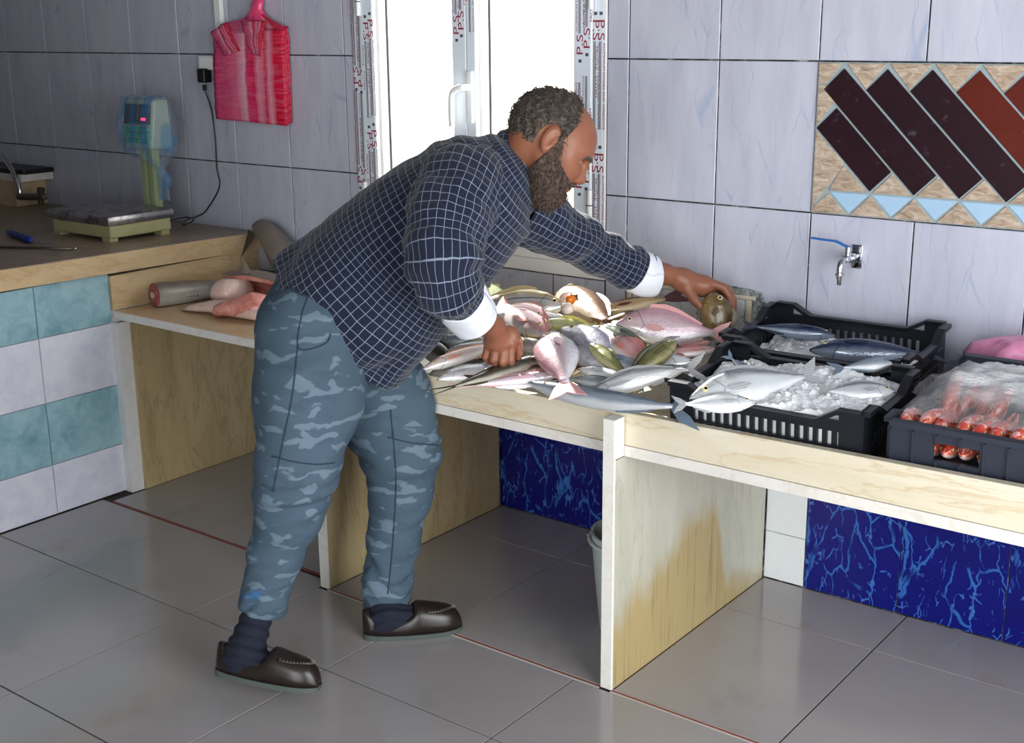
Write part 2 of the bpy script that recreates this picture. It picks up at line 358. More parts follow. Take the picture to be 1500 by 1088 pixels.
# sandstone: upper triangles between the tile heads, lower ones between their feet, a left margin, saw-tooth row below
for i in range(8):
    xt = xs[i]+w45-bt; zt = 1.281+w45+bt
    if zt > 1.60: mp('stone_wedge', [(xt+0.006, 1.641), (xt+0.124, 1.641), (xt+0.066, zt-0.056)], M_ST, 0.009)
mp('stone_wedge', [(2.021,1.641),(2.090,1.641),(2.044,1.583),(2.021,1.583)], M_ST, 0.009)
mp('stone_wedge', [(2.021,1.580),(2.042,1.580),(2.072,1.533),(2.021,1.462)], M_ST, 0.009)
mp('stone_wedge', [(2.021,1.447),(2.021,1.230),(2.108,1.345),(2.108,1.365)], M_ST, 0.009)
mp('stone_wedge', [(2.070,1.2785),(2.190,1.2785),(2.112,1.352)], M_ST, 0.009)
for xb in [2.196]+xs[:-1]: mp('stone_wedge', [(xb+0.006,1.2785),(xb+0.122,1.2785),(xb+0.0645,1.337)], M_ST, 0.009)
for i in range(9):
    x0 = 2.072+0.1275*i; mp('blue_wedge', [(x0+.003,1.2735),(x0+.122,1.2735),(x0+.0625,1.215)], M_LB, 0.007)
    mp('stone_wedge', [(x0+.068,1.2105),(x0+.184,1.2105),(x0+.126,1.2695)], M_ST, 0.009)
mp('stone_wedge', [(2.021,1.2105),(2.130,1.2105),(2.070,1.268),(2.021,1.225)], M_ST, 0.009)
# old tile set low in the wall, cream border, cement smear round it
def m_patch():
    k = NT('blue_speckled_tile', 0.25); o = k.coord(); n = k.noise(o, 40, 3, 0.6, 1.0); k.color(k.mix(k.step(n, 0.58, 0.68), C8(206,212,222), C8(120,136,168))); return k.m
def m_cem():
    k = NT('cement_smear', 0.95); n = k.noise(k.coord(), 60, 4, 0.7); k.color(k.ramp(n, [(0.35, C8(70,76,78)), (0.6, C8(170,174,176))])); k.bump(n, 0.6, 0.003); return k.m
plate('patch_tile', rect(1.40,1.815,0.80,0.917), (0,-0.001,0), '-y', m_patch(), wall, t=0.006)
M_BORD = plain('cream_border', (216,208,188), 0.6)
for r in (rect(1.40,1.85,0.9185,0.931), rect(1.818,1.838,0.80,0.917), rect(1.378,1.396,0.80,0.931)): plate('patch_border', r, (0,-0.001,0), '-y', M_BORD, wall, t=0.009)
plate('cement_smear', [(1.70,0.934),(1.84,0.934),(1.842,0.82),(1.885,0.80),(1.89,0.90),(1.87,0.945),(1.83,0.952),(1.74,0.955),(1.705,0.948)], (0,-0.0005,0), '-y', m_cem(), wall, t=0.005, ch=0.003)

for nm, lo, hi in (('wall_light_block',(-2.6,-2.75,-0.12),(0.98,-2.62,3.0)),('wall_left',(-2.8,-6.2,-0.12),(-2.6,0.0,3.0)),('ceiling',(-2.8,-6.2,3.0),(5.4,0.25,3.15)),):  # first box: partition added out of view to block daylight from the left end
    tag(boxes(nm, [(lo, hi)], M_DIM), kind='structure')
tag(boxes('wall_front', [((-2.6,-6.2,-0.12),(2.6,-6.0,3.0)),((2.6,-6.2,2.6),(5.4,-6.0,3.0))], M_DIM), kind='structure')
tag(boxes('wall_right', [((5.2,-1.1,-0.12),(5.4,0.0,3.0)),((5.2,-6.0,-0.12),(5.4,-3.5,3.0)),((5.2,-3.5,2.5),(5.4,-1.1,3.0))], M_DIM), kind='structure')
tag(boxes('ground', [((-30,0.25,-0.3),(30,50,-0.12)),((-30,-50,-0.3),(30,-6.2,-0.12)),((5.4,-6.2,-0.3),(30,0.25,-0.12))], plain('pale_sand', (226,216,200), 0.95, vscale=1)), kind='structure')

# ------------------------------------------------------------------ window
tag(boxes('trim_2', [((WX0-.03,0.072,WZ0),(WX0+0.004,0.252,WZ1)),((WX1-.004,0.072,WZ0),(WX1+.03,0.252,WZ1)),((WX0,0.072,WZ0-.03),(WX1,0.252,WZ0+.004)),((WX0,0.072,WZ1-.004),(WX1,0.252,WZ1+.03))], M_PLAST), kind='structure')
win = empty('window_1', (0,0,0)); tag(win, kind='structure')
def wb(name, lst, mat=M_PVC, bev=0.003, par=win): return boxes(name, lst, mat, par, bev)
frame = wb('frame', [((WX0,-0.004,WZ0),(0.200,0.07,WZ1)),((1.235,-0.004,WZ0),(WX1,0.07,WZ1)),((0.200,-0.004,WZ0),(1.235,0.07,0.965)),((0.200,-0.004,2.31),(1.235,0.07,WZ1))])
def sash(x0, x1, gx0, gx1):
    s = wb('sash', [((x0,-0.014,0.967),(gx0,0.05,2.308)),((gx1,-0.014,0.967),(x1,0.05,2.308)),((gx0,-0.014,0.967),(gx1,0.05,1.032)),((gx0,-0.014,2.245),(gx1,0.05,2.308))])
    bd = []                                                     # glazing beads stepping back to the glass
    b = 0.040
    wb('glazing_bead', [((gx0,0.004,1.032),(gx0+b*0.35,0.046,2.245)),((gx1-b*0.35,0.004,1.032),(gx1,0.046,2.245)),((gx0+b*0.35,0.004,1.032),(gx1-b*0.35,0.046,1.032+b*0.35))], par=s)
    wb('gasket', [((gx0+b*0.35,0.040,1.046),(gx0+b*0.35+0.006,0.047,2.245)),((gx1-b*0.35-0.006,0.040,1.046),(gx1-b*0.35,0.047,2.245))], M_GASK, 0.001, s)
    return s, (gx0+b*0.35+.002, gx1-b*0.35-.002)
def m_glass(name='clear_glass', tint=(1,1,1,1), gl=0.08, rough=0.02):
    k = NT(name); tr = k.n.new('ShaderNodeBsdfTransparent'); tr.inputs[0].default_value = tint; g = k.n.new('ShaderNodeBsdfGlossy'); g.inputs['Roughness'].default_value = rough
    mx = k.n.new('ShaderNodeMixShader'); mx.inputs[0].default_value = gl; k.l.new(tr.outputs[0], mx.inputs[1]); k.l.new(g.outputs[0], mx.inputs[2]); k.l.new(mx.outputs[0], k.out.inputs[0]); return k.m
M_GLASS = m_glass()
s1, g1 = sash(0.203, 0.708, 0.268, 0.645); s2, g2 = sash(0.712, 1.233, 0.752, 1.165)
for s, g in ((s1, g1), (s2, g2)): wb('pane', [((g[0],0.044,1.044),(g[1],0.048,2.247))], M_GLASS, 0, s)
# protective film with print, left on the profiles
def film(x0, x1, y, z0, z1, par):
    return wb('protective_film', [((x0,y-0.0012,z0),(x1,y,z1))], M_FILM, 0, par)
def text_mesh(s, size, mat, serif=False):
    cu = bpy.data.curves.new('t', 'FONT'); cu.body = s; cu.size = size; cu.align_x = 'LEFT'; cu.align_y = 'CENTER'; cu.extrude = 0.0002
    o = bpy.data.objects.new('t', cu); COL.objects.link(o); dg = bpy.context.evaluated_depsgraph_get()
    me = bpy.data.meshes.new_from_object(o.evaluated_get(dg)); bpy.data.objects.remove(o); bpy.data.curves.remove(cu); me.materials.clear(); me.materials.append(mat); return me
T_PS = text_mesh('P.S', 0.036, M_PRR); T_PR = text_mesh('PROFILE   SYSTEM', 0.0115, M_PRR); T_AL = text_mesh('ALUMINIUM DOORS AND WINDOWS', 0.0105, M_PRR)
def scl(me, want):
    xs_ = [v.co.x for v in me.vertices]; f = want/(max(xs_)-min(xs_))
    for v in me.vertices: v.co.x *= f
scl(T_PR, 0.16); scl(T_AL, 0.275); scl(T_PS, 0.062)
def prt(me, x, z, y, down, par, nm):
    o = link(nm, me, None, par, world=False)
    R3 = BASIS['-y'].to_4x4() @ Matrix.Rotation(-PI/2 if down else PI/2, 4, 'Z'); R3.translation = (x, y, z); o.matrix_world = R3
    o.matrix_basis = wmat(par).inverted() @ R3
def motif(x, z, y, down, par):     # bracket, P.S, double bar, red lines; runs 0.40 along the profile
    s = -1 if down else 1; r = 1 if down else -1
    prt(T_PS, x, z, y, down, par, 'logo_print')
    wb('bar_print', [((x-0.0062,y-0.0003,min(z+s*0.07,z+s*0.35)),(x-0.0034,y,max(z+s*0.07,z+s*0.35))),((x-0.0014,y-0.0003,min(z+s*0.07,z+s*0.35)),(x+0.0014,y,max(z+s*0.07,z+s*0.35))),
        ((x-0.006,y-0.0003,min(z-s*.012,z-s*.022)),(x+0.006,y,max(z-s*.012,z-s*.022)))], M_PRK, 0, par)
    prt(T_AL, x+r*0.013, z+s*0.075, y, down, par, 'line_print')
    prt(T_PR, x-r*0.016, z+s*0.085, y, down, par, 'line_print')
YF, YS = -0.0055, -0.0155
f1 = film(0.156,0.198,-0.0042,0.93,2.35,frame); f2 = film(0.206,0.263,-0.0142,0.97,2.30,s1); f3 = film(0.650,0.705,-0.0142,0.97,2.30,s1)
f4 = film(0.714,0.748,-0.0142,0.97,2.30,s2); f5 = film(1.170,1.231,-0.0142,0.97,2.30,s2); f6 = film(1.238,1.272,-0.0042,0.93,2.35,frame)
for z in (1.54,1.17): motif(0.164,z,YF,False,f1); motif(0.189,z-0.01,YF,False,f1)
motif(0.164,1.95,YF,False,f1)
for z in (1.77,1.37,2.2): motif(0.231,z,YS,True,f2)
motif(0.255,1.78,YS,True,f2); motif(0.255,1.38,YS,True,f2)
motif(0.668,1.72,YS,False,f3); motif(0.690,1.735,YS,False,f3); motif(0.731,2.08,YS,True,f4)
for z in (1.655,1.22): motif(1.190,z,YS,False,f5); motif(1.217,z+0.02,YS,False,f5)
for z in (1.77,1.345): motif(1.243,z,YF,True,f6); motif(1.264,z,YF,True,f6)
# hinges and the lever handle
def hinge(x, z):
    bm = bmesh.new(); cyl(bm, (x,-0.020,z-0.05), (x,-0.020,z+0.05), 0.009, seg=12); h = link('hinge', bm_mesh(bm, 'hinge', True, 40), M_PVC, win)
    wb('hinge_ring', [((x-0.0095,-0.030,z-0.0015),(x+0.0095,-0.012,z+0.0015))], M_GASK, 0, h)
for x, z in ((0.203,1.84),(0.203,1.13),(1.235,1.85),(1.235,1.17)): hinge(x, z)
hd = wb('handle', [((0.716,-0.030,1.42),(0.744,-0.0145,1.60))], M_PVC, 0.007)
bm = bmesh.new(); tube(bm, spline([(0.730,-0.028,1.545),(0.729,-0.060,1.545),(0.712,-0.066,1.543),(0.686,-0.066,1.527),(0.680,-0.066,1.49),(0.680,-0.066,1.41)], 6), 0.0115, 12)
link('lever', bm_mesh(bm, 'lever', True), M_PVC, hd)

# ------------------------------------------------------------------ left counter, shelf
cnt = thing('tiled_counter', 'masonry counter faced with teal and white tiles at the left', 'counter')
boxes('masonry_core', [((-2.59,-2.2,0),(-0.468,-0.744,0.852)),((-2.59,-0.744,0),(-0.420,-0.008,0.68)),((-2.59,-0.744,0.68),(-0.462,-0.008,0.850))], M_PLAST, cnt)
colw = [-2.04,-1.71,-1.38,-1.05,-0.735]; rz = [(0.003,0.195,M_PALE),(0.195,0.432,M_TEAL),(0.432,0.676,M_PALE),(0.676,0.868,M_TEAL)]
for a, b in zip(colw, colw[1:]):
    for z0, z1, mt in rz: plate('facing_tile', rect(a+.0015, b-.0015, z0+.0012, z1-.0012), (-0.468,0,0), '+x', mt, cnt, t=0.010)
boxes('corner_post', [((-0.468,-0.733,0),(-0.444,-0.713,0.694)),((-0.468,-0.710,0),(-0.440,-0.688,0.694))], M_SLABW, cnt, 0.001)
boxes('side_panel', [((-0.420,-0.688,0.0),(-0.412,-0.002,0.694))], M_PANB, cnt)
boxes('splash_panel', [((-0.462,-0.735,0.725),(-0.448,-0.002,0.856))], M_TAN, cnt)
wk = hexa('worktop', [(-2.596,-2.2,0.895),(-0.435,-2.2,0.895),(-0.435,-0.002,0.858),(-2.6,-0.002,0.858),(-2.6,-2.2,0.972),(-0.435,-2.2,0.972),(-0.435,-0.002,0.930),(-2.6,-0.002,0.930)], M_TOP, None, 0.003)
tag(wk, 'long stained stone worktop on the tiled counter at the left', 'worktop')
hexa('edge_band', [(-0.436,-2.2,0.894),(-0.430,-2.2,0.894),(-0.430,-0.002,0.857),(-0.436,-0.002,0.857),(-0.436,-2.2,0.970),(-0.430,-2.2,0.970),(-0.430,-0.002,0.928),(-0.436,-0.002,0.928)], M_TAN, wk, 0.001)
shelf = thing('marble_shelf', 'low tan marble shelf with white front edge holding cut fish', 'shelf')
boxes('shelf_slab', [((-0.446,-0.728,0.696),(0.792,-0.002,0.722))], M_TAN, shelf, 0.001)
boxes('front_edge', [((-0.446,-0.737,0.694),(0.792,-0.728,0.7225))], M_SLABW, shelf, 0.001)

# ------------------------------------------------------------------ display counter and its supports
def slabz(y): return 0.700+0.08*(y+0.86)         # the display top falls towards its front lip
dc = thing('display_counter', 'long cream marble display counter along the back wall', 'counter')
hexa('top_slab', [(0.796,-0.834,0.666),(4.9,-0.834,0.666),(4.9,-0.003,0.736),(0.796,-0.003,0.736),(0.796,-0.834,slabz(-0.834)),(4.9,-0.834,slabz(-0.834)),(4.9,-0.003,slabz(0)),(0.796,-0.003,slabz(0))], M_CREAM, dc)
hexa('front_apron', [(0.83,-0.861,0.692),(4.9,-0.861,0.692),(4.9,-0.835,0.692),(0.83,-0.835,0.692),(0.83,-0.861,0.766),(4.9,-0.861,0.822),(4.9,-0.835,0.822),(0.83,-0.835,0.766)], M_CREAM, dc, 0.002)
boxes('slab_edge', [((0.83,-0.863,0.662),(4.9,-0.835,0.691))], M_SLABW, dc, 0.001)
def support(x0, x1, mat, label):
    s = thing('support_panel', label, 'panel', ((x0+x1)/2,-0.45,0))
    boxes('slab', [((x0,-0.905,0),(x1,-0.010,0.661))], mat, s)
    boxes('front_edge', [((x0,-0.914,0),(x1,-0.905,0.772)),((x0,-0.905,0.664),(x1,-0.866,0.772))], M_CREAMW, s, 0.001)
M_CREAMW = m_marble('white_sawn_marble', (226,226,220), (238,236,228), (206,196,170), 8, 0.3, 0.45)
support(1.882, 1.917, M_PANEL, 'upright marble panel with brown water stain under the counter')
support(0.795, 0.830, M_PANB, 'upright tan marble panel behind the man under the counter end')
# ------------------------------------------------------------------ crates
M_CRATE = plain('blue_black_crate_plastic', (20,23,30), 0.38, var=0.25, vscale=12); M_CRATE2 = plain('dark_slate_crate_plastic', (36,42,56), 0.5, var=0.2, vscale=10)
TILT = math.atan(0.08)
def crate(label, cx, cy, L, D, rz, h, low, style, mat):
    """open crate; local origin under its middle, walls with real slots; style 'slots' or 'ribs'"""
    r = thing('fish_crate', label, 'crate', (cx, cy, slabz(cy)+0.002)); r.rotation_euler = (TILT, 0, rz)
    def side(p, q, ln, slot0, slot1, dip, window=None):
        """wall standing from p to q; s along, n outward"""
        bm = bmesh.new(); p = Vector(p); q = Vector(q); d = (q-p).normalized(); n = Vector((d.y, -d.x, 0)); t = 0.004
        M = Matrix((d, n, Vector((0,0,1)))).transposed().to_4x4(); M.translation = p
        def bx(s0, s1, z0, z1, o0=-t, o1=t): box(bm, (s0,o0,z0),(s1,o1,z1), 0, M)
        cw = 0.055
        if style == 'slots':
            bx(cw, ln-cw, 0, 0.035)                                         # foot rail
            s = cw
            while s < ln-cw-0.004: bx(s, min(s+0.0115, ln-cw), 0.035, slot1); s += 0.0235
            bx(cw, ln-cw, slot1, low)
            for a, b in ((0, cw), (ln-cw, ln)): bx(a, b, 0, h)
            bx(cw, ln-cw, slot0+0.045, slot0+0.052, t, t+0.003)
        else:
            a, b, z0, z1 = window if window else (ln*.3, ln*.3, 0, 0)
            sl = []                                                          # little slots low in the wall
            if window: sl = [(ln*x, ln*x+0.008) for x in (0.07,0.13,0.60,0.65,0.70)]
            last = 0
            for u, v in sl: bx(last, u, 0.015, 0.075); last = v
            bx(last, ln, 0.015, 0.075); bx(0, ln, 0, 0.015)
            if window: bx(0, a, 0.075, z1); bx(b, ln, 0.075, z1); bx(a, b, 0.075, z0); bx(0, ln, z1, low)
            else: bx(0, ln, 0.075, low)
            for i in range(8):
                s = ln*i/7
                for z0_, z1_ in (((0, z0), (z1, low)) if window and a-.003 < s < b+.003 else ((0, low),)): bx(max(0,s-0.002), min(ln,s+0.002), z0_, z1_, t, t+0.006)
            bx(0, ln, 0.070, 0.076, t, t+0.006)
            if dip:
                for u, v in ((0, 0.05), (ln-0.05, ln)): bx(u, v, low, h)
        lo = low; e = 0.022                                                    # raised corners run down to the long rim
        if dip or style == 'slots':
            s1 = cw+0.055
            for a, b, c_, d_ in ((0, h, cw, h), (cw, h, s1, lo), (s1, lo, ln-s1, lo), (ln-s1, lo, ln-cw, h), (ln-cw, h, ln, h)):
                hx = [(a,-t,b-0.012),(c_,-t,d_-0.012),(c_,t+e*0.7,d_-0.012),(a,t+e*0.7,b-0.012),(a,-t,b),(c_,-t,d_),(c_,t+e*0.7,d_),(a,t+e*0.7,b)]
                vs = [bm.verts.new(M @ Vector(x)) for x in hx]
                for f in ((0,1,2,3),(4,5,6,7),(0,1,5,4),(1,2,6,5),(2,3,7,6),(3,0,4,7)): bm.faces.new([vs[i] for i in f])
        else: bx(0, ln, h-0.012, h, -t, t+e*0.7); bx(0, ln, low, h-0.012)
        o = link('side_wall', bm_mesh(bm, 'side_wall'), mat, r, world=False)
    x, y = L/2-0.016, D/2-0.016
    lw = (0.32*0.5*L, 0.60*0.62*L, 0.100, 0.142)
    side((-x,-y,0),(x,-y,0), 2*x, 0.035, 0.122, style == 'slots', window=(0.098,0.200,0.098,0.140) if style == 'ribs' else None)
    side((x,y,0),(-x,y,0), 2*x, 0.035, 0.122, style == 'slots')
    side((-x,y,0),(-x,-y,0), 2*y, 0.035, 0.105, True); side((x,-y,0),(x,y,0), 2*y, 0.035, 0.105, True)
    bm = bmesh.new(); box(bm, (-x,-y,0.0),(x,y,0.006)); link('crate_floor', bm_mesh(bm, 'crate_floor'), mat, r, world=False)
    return r
cr_back = crate('black slotted crate against the wall holding dark blue tunas on ice', 2.222, -0.250, 0.535, 0.375, 0.030, 0.182, 0.152, 'slots', M_CRATE)
cr_front = crate('black slotted crate at the counter front full of ice and silver fish', 2.283, -0.6475, 0.535, 0.372, 0.022, 0.182, 0.150, 'slots', M_CRATE)
cr_right = crate('dark slate crate of red mullets under clear plastic at the right', 2.790, -0.558, 0.40, 0.535, 0.012, 0.180, 0.160, 'ribs', M_CRATE2)
def in_crate(cr, x, y, z): return cr.matrix_basis @ Vector((x, y, z))

# crushed ice: a heaped bed with loose lumps
def m_ice():
    k = NT('crushed_ice', 0.25, 0.6); n = k.noise(k.coord(), 45, 5, 0.7); k.color(k.mix(n, C8(238,244,250), C8(254,255,255)))
    k.bump(n, 0.5, 0.005); return k.m
M_ICE = m_ice()
def ice(cr, x0, x1, y0, y1, zf, label, lumps, seed):
    bm = bmesh.new(); nx, ny = 110, 76; g = []; rnd = random.Random(seed)
    for i in range(nx+1):
        row = []
        for j in range(ny+1):
            x = x0+(x1-x0)*i/nx; y = y0+(y1-y0)*j/ny
            z = zf(x, y)+0.016*noise.noise(Vector((x*16, y*16, seed)))+0.007*noise.noise(Vector((x*55, y*55, seed)))+0.0045*noise.noise(Vector((x*140, y*140, seed+2)))+0.003*noise.noise(Vector((x*260, y*260, seed+5)))
            if i in (0, nx) or j in (0, ny): z = 0.012
            row.append(bm.verts.new((x, y, z)))
        g.append(row)
    for i in range(nx):
        for j in range(ny): bm.faces.new((g[i][j], g[i+1][j], g[i+1][j+1], g[i][j+1]))
    for _ in range(lumps):
        x = rnd.uniform(x0+.02, x1-.02); y = rnd.uniform(y0+.02, y1-.02); s = rnd.uniform(0.003, 0.0085)
        r = bmesh.ops.create_icosphere(bm, subdivisions=1, radius=s)
        q = Matrix.Rotation(rnd.uniform(0, 6), 3, Vector((rnd.random(), rnd.random(), rnd.random()+.1)))
        for v in r['verts']: v.co = q @ (v.co*rnd.uniform(.65, 1.25)); v.co.z *= 0.8; v.co += Vector((x, y, zf(x, y)+0.010*noise.noise(Vector((x*16, y*16, seed)))+0.004))
    me = bm_mesh(bm, 'crushed_ice', True, 50); o = link('crushed_ice', me, M_ICE); o.matrix_basis = cr.matrix_basis.copy()
    return tag(o, label, 'ice', kind='stuff')
ice(cr_front, -0.245, 0.245, -0.165, 0.165, lambda x, y: 0.136+0.018*math.exp(-((x-0.05)/0.15)**2), 'crushed ice heaped in the front black crate', 130, 3)
ice(cr_back, -0.245, 0.245, -0.16, 0.16, lambda x, y: 0.085+0.03*math.exp(-((x+0.08)/0.09)**2-((y+.02)/.2)**2), 'crushed ice in the black crate against the wall', 90, 5)

# ------------------------------------------------------------------ shop scale with its bagged display
M_SCB = plain('grimy_cream_enamel', (176,172,128), 0.5, var=0.2, vscale=18); M_RUST = None
def m_steel():
    k = NT('worn_steel', 0.3, metal=0.9); n = k.noise(k.coord(), 16, 5, 0.7); k.color(k.mix(k.step(n, 0.5, 0.68), C8(178,178,180), C8(96,76,60))); k.rough(k.math('MULTIPLY_ADD', n, 0.4, 0.12)); return k.m
M_STEEL = m_steel()
M_CHROME = plain('chrome', (205,208,212), 0.12, 1.0, var=0.05); M_BLACK = plain('black_plastic', (18,18,20), 0.4, var=0.2); M_BRASS = plain('tarnished_metal', (120,116,108), 0.35, 0.9, var=0.3)
WZ = lambda y: 0.930-0.0191*y
sc0 = thing('weighing_scale', 'shop weighing scale with steel platter on the left worktop', 'scale', (-0.85,-0.42,WZ(-0.42)))
zs = WZ(-0.42)+0.004
boxes('base', [((-1.045,-0.572,zs+0.012),(-0.655,-0.275,zs+0.062))], M_SCB, sc0, 0.008)
for x in (-1.02,-0.69):
    for y in (-0.55,-0.30): boxes('foot', [((x-0.026,y-0.02,WZ(y)-.001),(x+0.026,y+0.02,zs+0.014))], M_SCB, sc0, 0.003)
bm = bmesh.new(); box(bm, (-1.062,-0.585,zs+0.062),(-0.645,-0.262,zs+0.100), 0.010); box(bm, (-1.02,-0.55,zs+.055),(-.69,-.30,zs+.064)); link('platter', bm_mesh(bm, 'platter', True, 35), M_STEEL, sc0)
M_POLE = plain('pale_green_enamel', (152,166,126), 0.45, var=0.15)
boxes('pole', [((-0.845,-0.262,WZ(-.25)-.001),(-0.815,-0.225,1.30)),((-0.797,-0.262,WZ(-.25)-.001),(-0.765,-0.225,1.30)),((-0.816,-0.252,WZ(-.25)-.001),(-0.796,-0.226,1.30))], M_POLE, sc0, 0.002)
hexa('display_head', [(-0.90,-0.30,1.275),(-0.715,-0.30,1.275),(-0.715,-0.185,1.275),(-0.90,-0.185,1.275),(-0.90,-0.27,1.475),(-0.715,-0.27,1.475),(-0.715,-0.195,1.475),(-0.90,-0.195,1.475)], plain('pale_grey_green_plastic', (150,172,160), 0.4), sc0, 0.012)
M_SCR = plain('dark_violet_screen', (22,18,44), 0.15)
def em(name, rgb, s):
    k = NT(name); k.b.inputs['Emission Color'].default_value = C8(*rgb); k.b.inputs['Emission Strength'].default_value = s; k.color((0.02,0.02,0.02,1)); return k.m
for x0, x1 in ((-0.885,-0.815),(-0.795,-0.728)): hexa('screen', [(x0,-0.2985,1.375),(x1,-0.2985,1.375),(x1,-0.270,1.375),(x0,-0.270,1.375),(x0,-0.2845,1.455),(x1,-0.2845,1.455),(x1,-0.26,1.455),(x0,-0.26,1.455)], M_SCR, sc0)
boxes('red_digit', [((-0.765,-0.301,1.392),(-0.745,-0.290,1.402))], em('red_led', (255,40,90), 3.0), sc0)
M_KEY = plain('turquoise_keys', (60,150,140), 0.4)
boxes('keypad', [((-0.885+0.028*i,-0.307,1.300+0.024*j),(-0.864+0.028*i,-0.290,1.318+0.024*j)) for i in range(6) for j in range(3)], M_KEY, sc0, 0.001)
def m_bag(name, a, b, amt, freq, axis='X'):
    k = NT(name, 0.25); w = k.wave(k.mapv(k.coord(), (freq,freq,freq)), 1.0, 1.5, 2, 1, axis)
    c = k.mix(k.step(w, 0.45, 0.6), C8(*a), C8(*b)); k.color(c); k.bump(k.noise(k.coord(), 28, 4, 0.6), 0.5, 0.01)
    tr = k.n.new('ShaderNodeBsdfTransparent'); mx = k.n.new('ShaderNodeMixShader')
    k.l.new(k.math('MULTIPLY_ADD', k.step(w, 0.45, 0.6), amt[1]-amt[0], amt[0]), mx.inputs[0]); k.l.new(tr.outputs[0], mx.inputs[1]); k.l.new(k.b.outputs[0], mx.inputs[2]); k.l.new(mx.outputs[0], k.out.inputs[0]); return k.m
M_BBAG = m_bag('pale_blue_film', (190,214,226), (84,152,204), (0.14, 0.40), 5.0)
def skin_rings(name, rings, mat, seg=36, wr=0.006, seed=1, close=(True, False), fr=22):
    """loose film or flesh through rings (centre, right half-width, depth half-width, squareness, axes)"""
    bm = bmesh.new(); rr = []
    for i, (c, a, b, sq, ax, ay) in enumerate(rings):
        c = Vector(c); ax = Vector(ax); ay = Vector(ay); row = []
        for k in range(seg):
            t = 2*PI*k/seg; x = math.copysign(abs(math.cos(t))**sq, math.cos(t)); y = math.copysign(abs(math.sin(t))**sq, math.sin(t))
            p = c+ax*(a*x)+ay*(b*y); d = (p-c); dl = max(d.length, 1e-5)
            p += d/dl*wr*(noise.noise(p*fr+Vector((seed,0,0)))+0.6*noise.noise(p*fr*2.3+Vector((0,seed,0))))
            row.append(bm.verts.new(p))
        rr.append(row)
    for a, b in zip(rr, rr[1:]):
        for k in range(seg): bm.faces.new((a[k], a[(k+1) % seg], b[(k+1) % seg], b[k]))
    if close[0]: bm.faces.new(rr[0][::-1])
    if close[1]: bm.faces.new(rr[-1])
    return bm_mesh(bm, name, True)
X3, Y3, Z3 = (1,0,0), (0,1,0), (0,0,1)
bagc = [((-0.808,-0.242,1.488),0.070,0.030,0.7,X3,Y3),((-0.808,-0.243,1.484),0.105,0.055,0.6,X3,Y3),((-0.805,-0.245,1.44),0.118,0.075,0.55,X3,Y3),((-0.802,-0.247,1.38),0.128,0.085,0.55,X3,Y3),((-0.800,-0.247,1.31),0.128,0.088,0.6,X3,Y3),((-0.792,-0.247,1.262),0.118,0.082,0.7,X3,Y3),((-0.765,-0.250,1.238),0.082,0.060,0.9,X3,Y3),((-0.728,-0.256,1.218),0.040,0.035,1,X3,Y3),((-0.710,-0.260,1.196),0.016,0.016,1,X3,Y3),((-0.708,-0.262,1.165),0.026,0.012,1,X3,Y3),((-0.704,-0.262,1.115),0.036,0.012,1,X3,Y3),((-0.700,-0.262,1.070),0.032,0.010,1,X3,Y3)]
bg = thing('plastic_bag', 'thin blue striped plastic bag tied over the scale display', 'bag', (-0.80,-0.25,1.25))
link('bag_film', skin_rings('bag_film', bagc, M_BBAG, 40, 0.007, 4), M_BBAG, bg)
bm = bmesh.new(); tube(bm, spline([(-0.708,-0.262,1.196),(-0.685,-0.27,1.18),(-0.660,-0.27,1.150),(-0.668,-0.27,1.135)], 5), [0.010]*5+[0.018]*5+[0.016]*6, 8); link('loose_handle', bm_mesh(bm, 'loose_handle', True), M_BBAG, bg)

# socket, plug-in adapter and its cable down to the scale
so = thing('wall_socket', 'white wall socket beside the pink bags', 'socket', (-0.675,0,1.61)); boxes('face_plate', [((-0.716,-0.030,1.583),(-0.628,-0.0005,1.640))], M_PVC, so, 0.006); boxes('socket_rim', [((-0.708,-0.033,1.590),(-0.636,-0.029,1.633))], M_PVC, so, 0.002)
ad = thing('power_adapter', 'black power adapter plugged in under the white socket', 'adapter', (-0.675,-0.045,1.55)); boxes('adapter_body', [((-0.700,-0.055,1.532),(-0.656,-0.012,1.589))], M_BLACK, ad, 0.006); boxes('strain_relief', [((-0.683,-0.045,1.500),(-0.671,-0.030,1.524))], M_BLACK, ad, 0.003)
bm = bmesh.new(); cp = [(-0.677,-0.037,1.502),(-0.674,-0.012,1.42),(-0.665,-0.010,1.30),(-0.668,-0.010,1.18),(-0.660,-0.010,1.10)]+[at_y(302,308,-0.02), at_y(288,317,-0.04), at_y(274,322,-0.10), at_y(268,330,-0.18), at_y(284,322,-0.14), at_y(272,318,-0.12), (-0.655,-0.285,zs+0.05)]
tube(bm, spline(cp, 6), 0.0028, 6); tag(link('power_cable', bm_mesh(bm, 'power_cable', True), M_BLACK), 'thin black cable running down the wall to the scale', 'cable')
ct = thing('cable_trunking', 'white cable trunking rising above the pink bags', 'trunking', (-0.587,0,1.8)); boxes('trunking_channel', [((-0.608,-0.018,1.60),(-0.566,-0.0005,2.96))], M_PVC, ct, 0.003); boxes('trunking_lid', [((-0.604,-0.020,1.60),(-0.570,-0.017,2.96))], M_PVC, ct, 0.001)

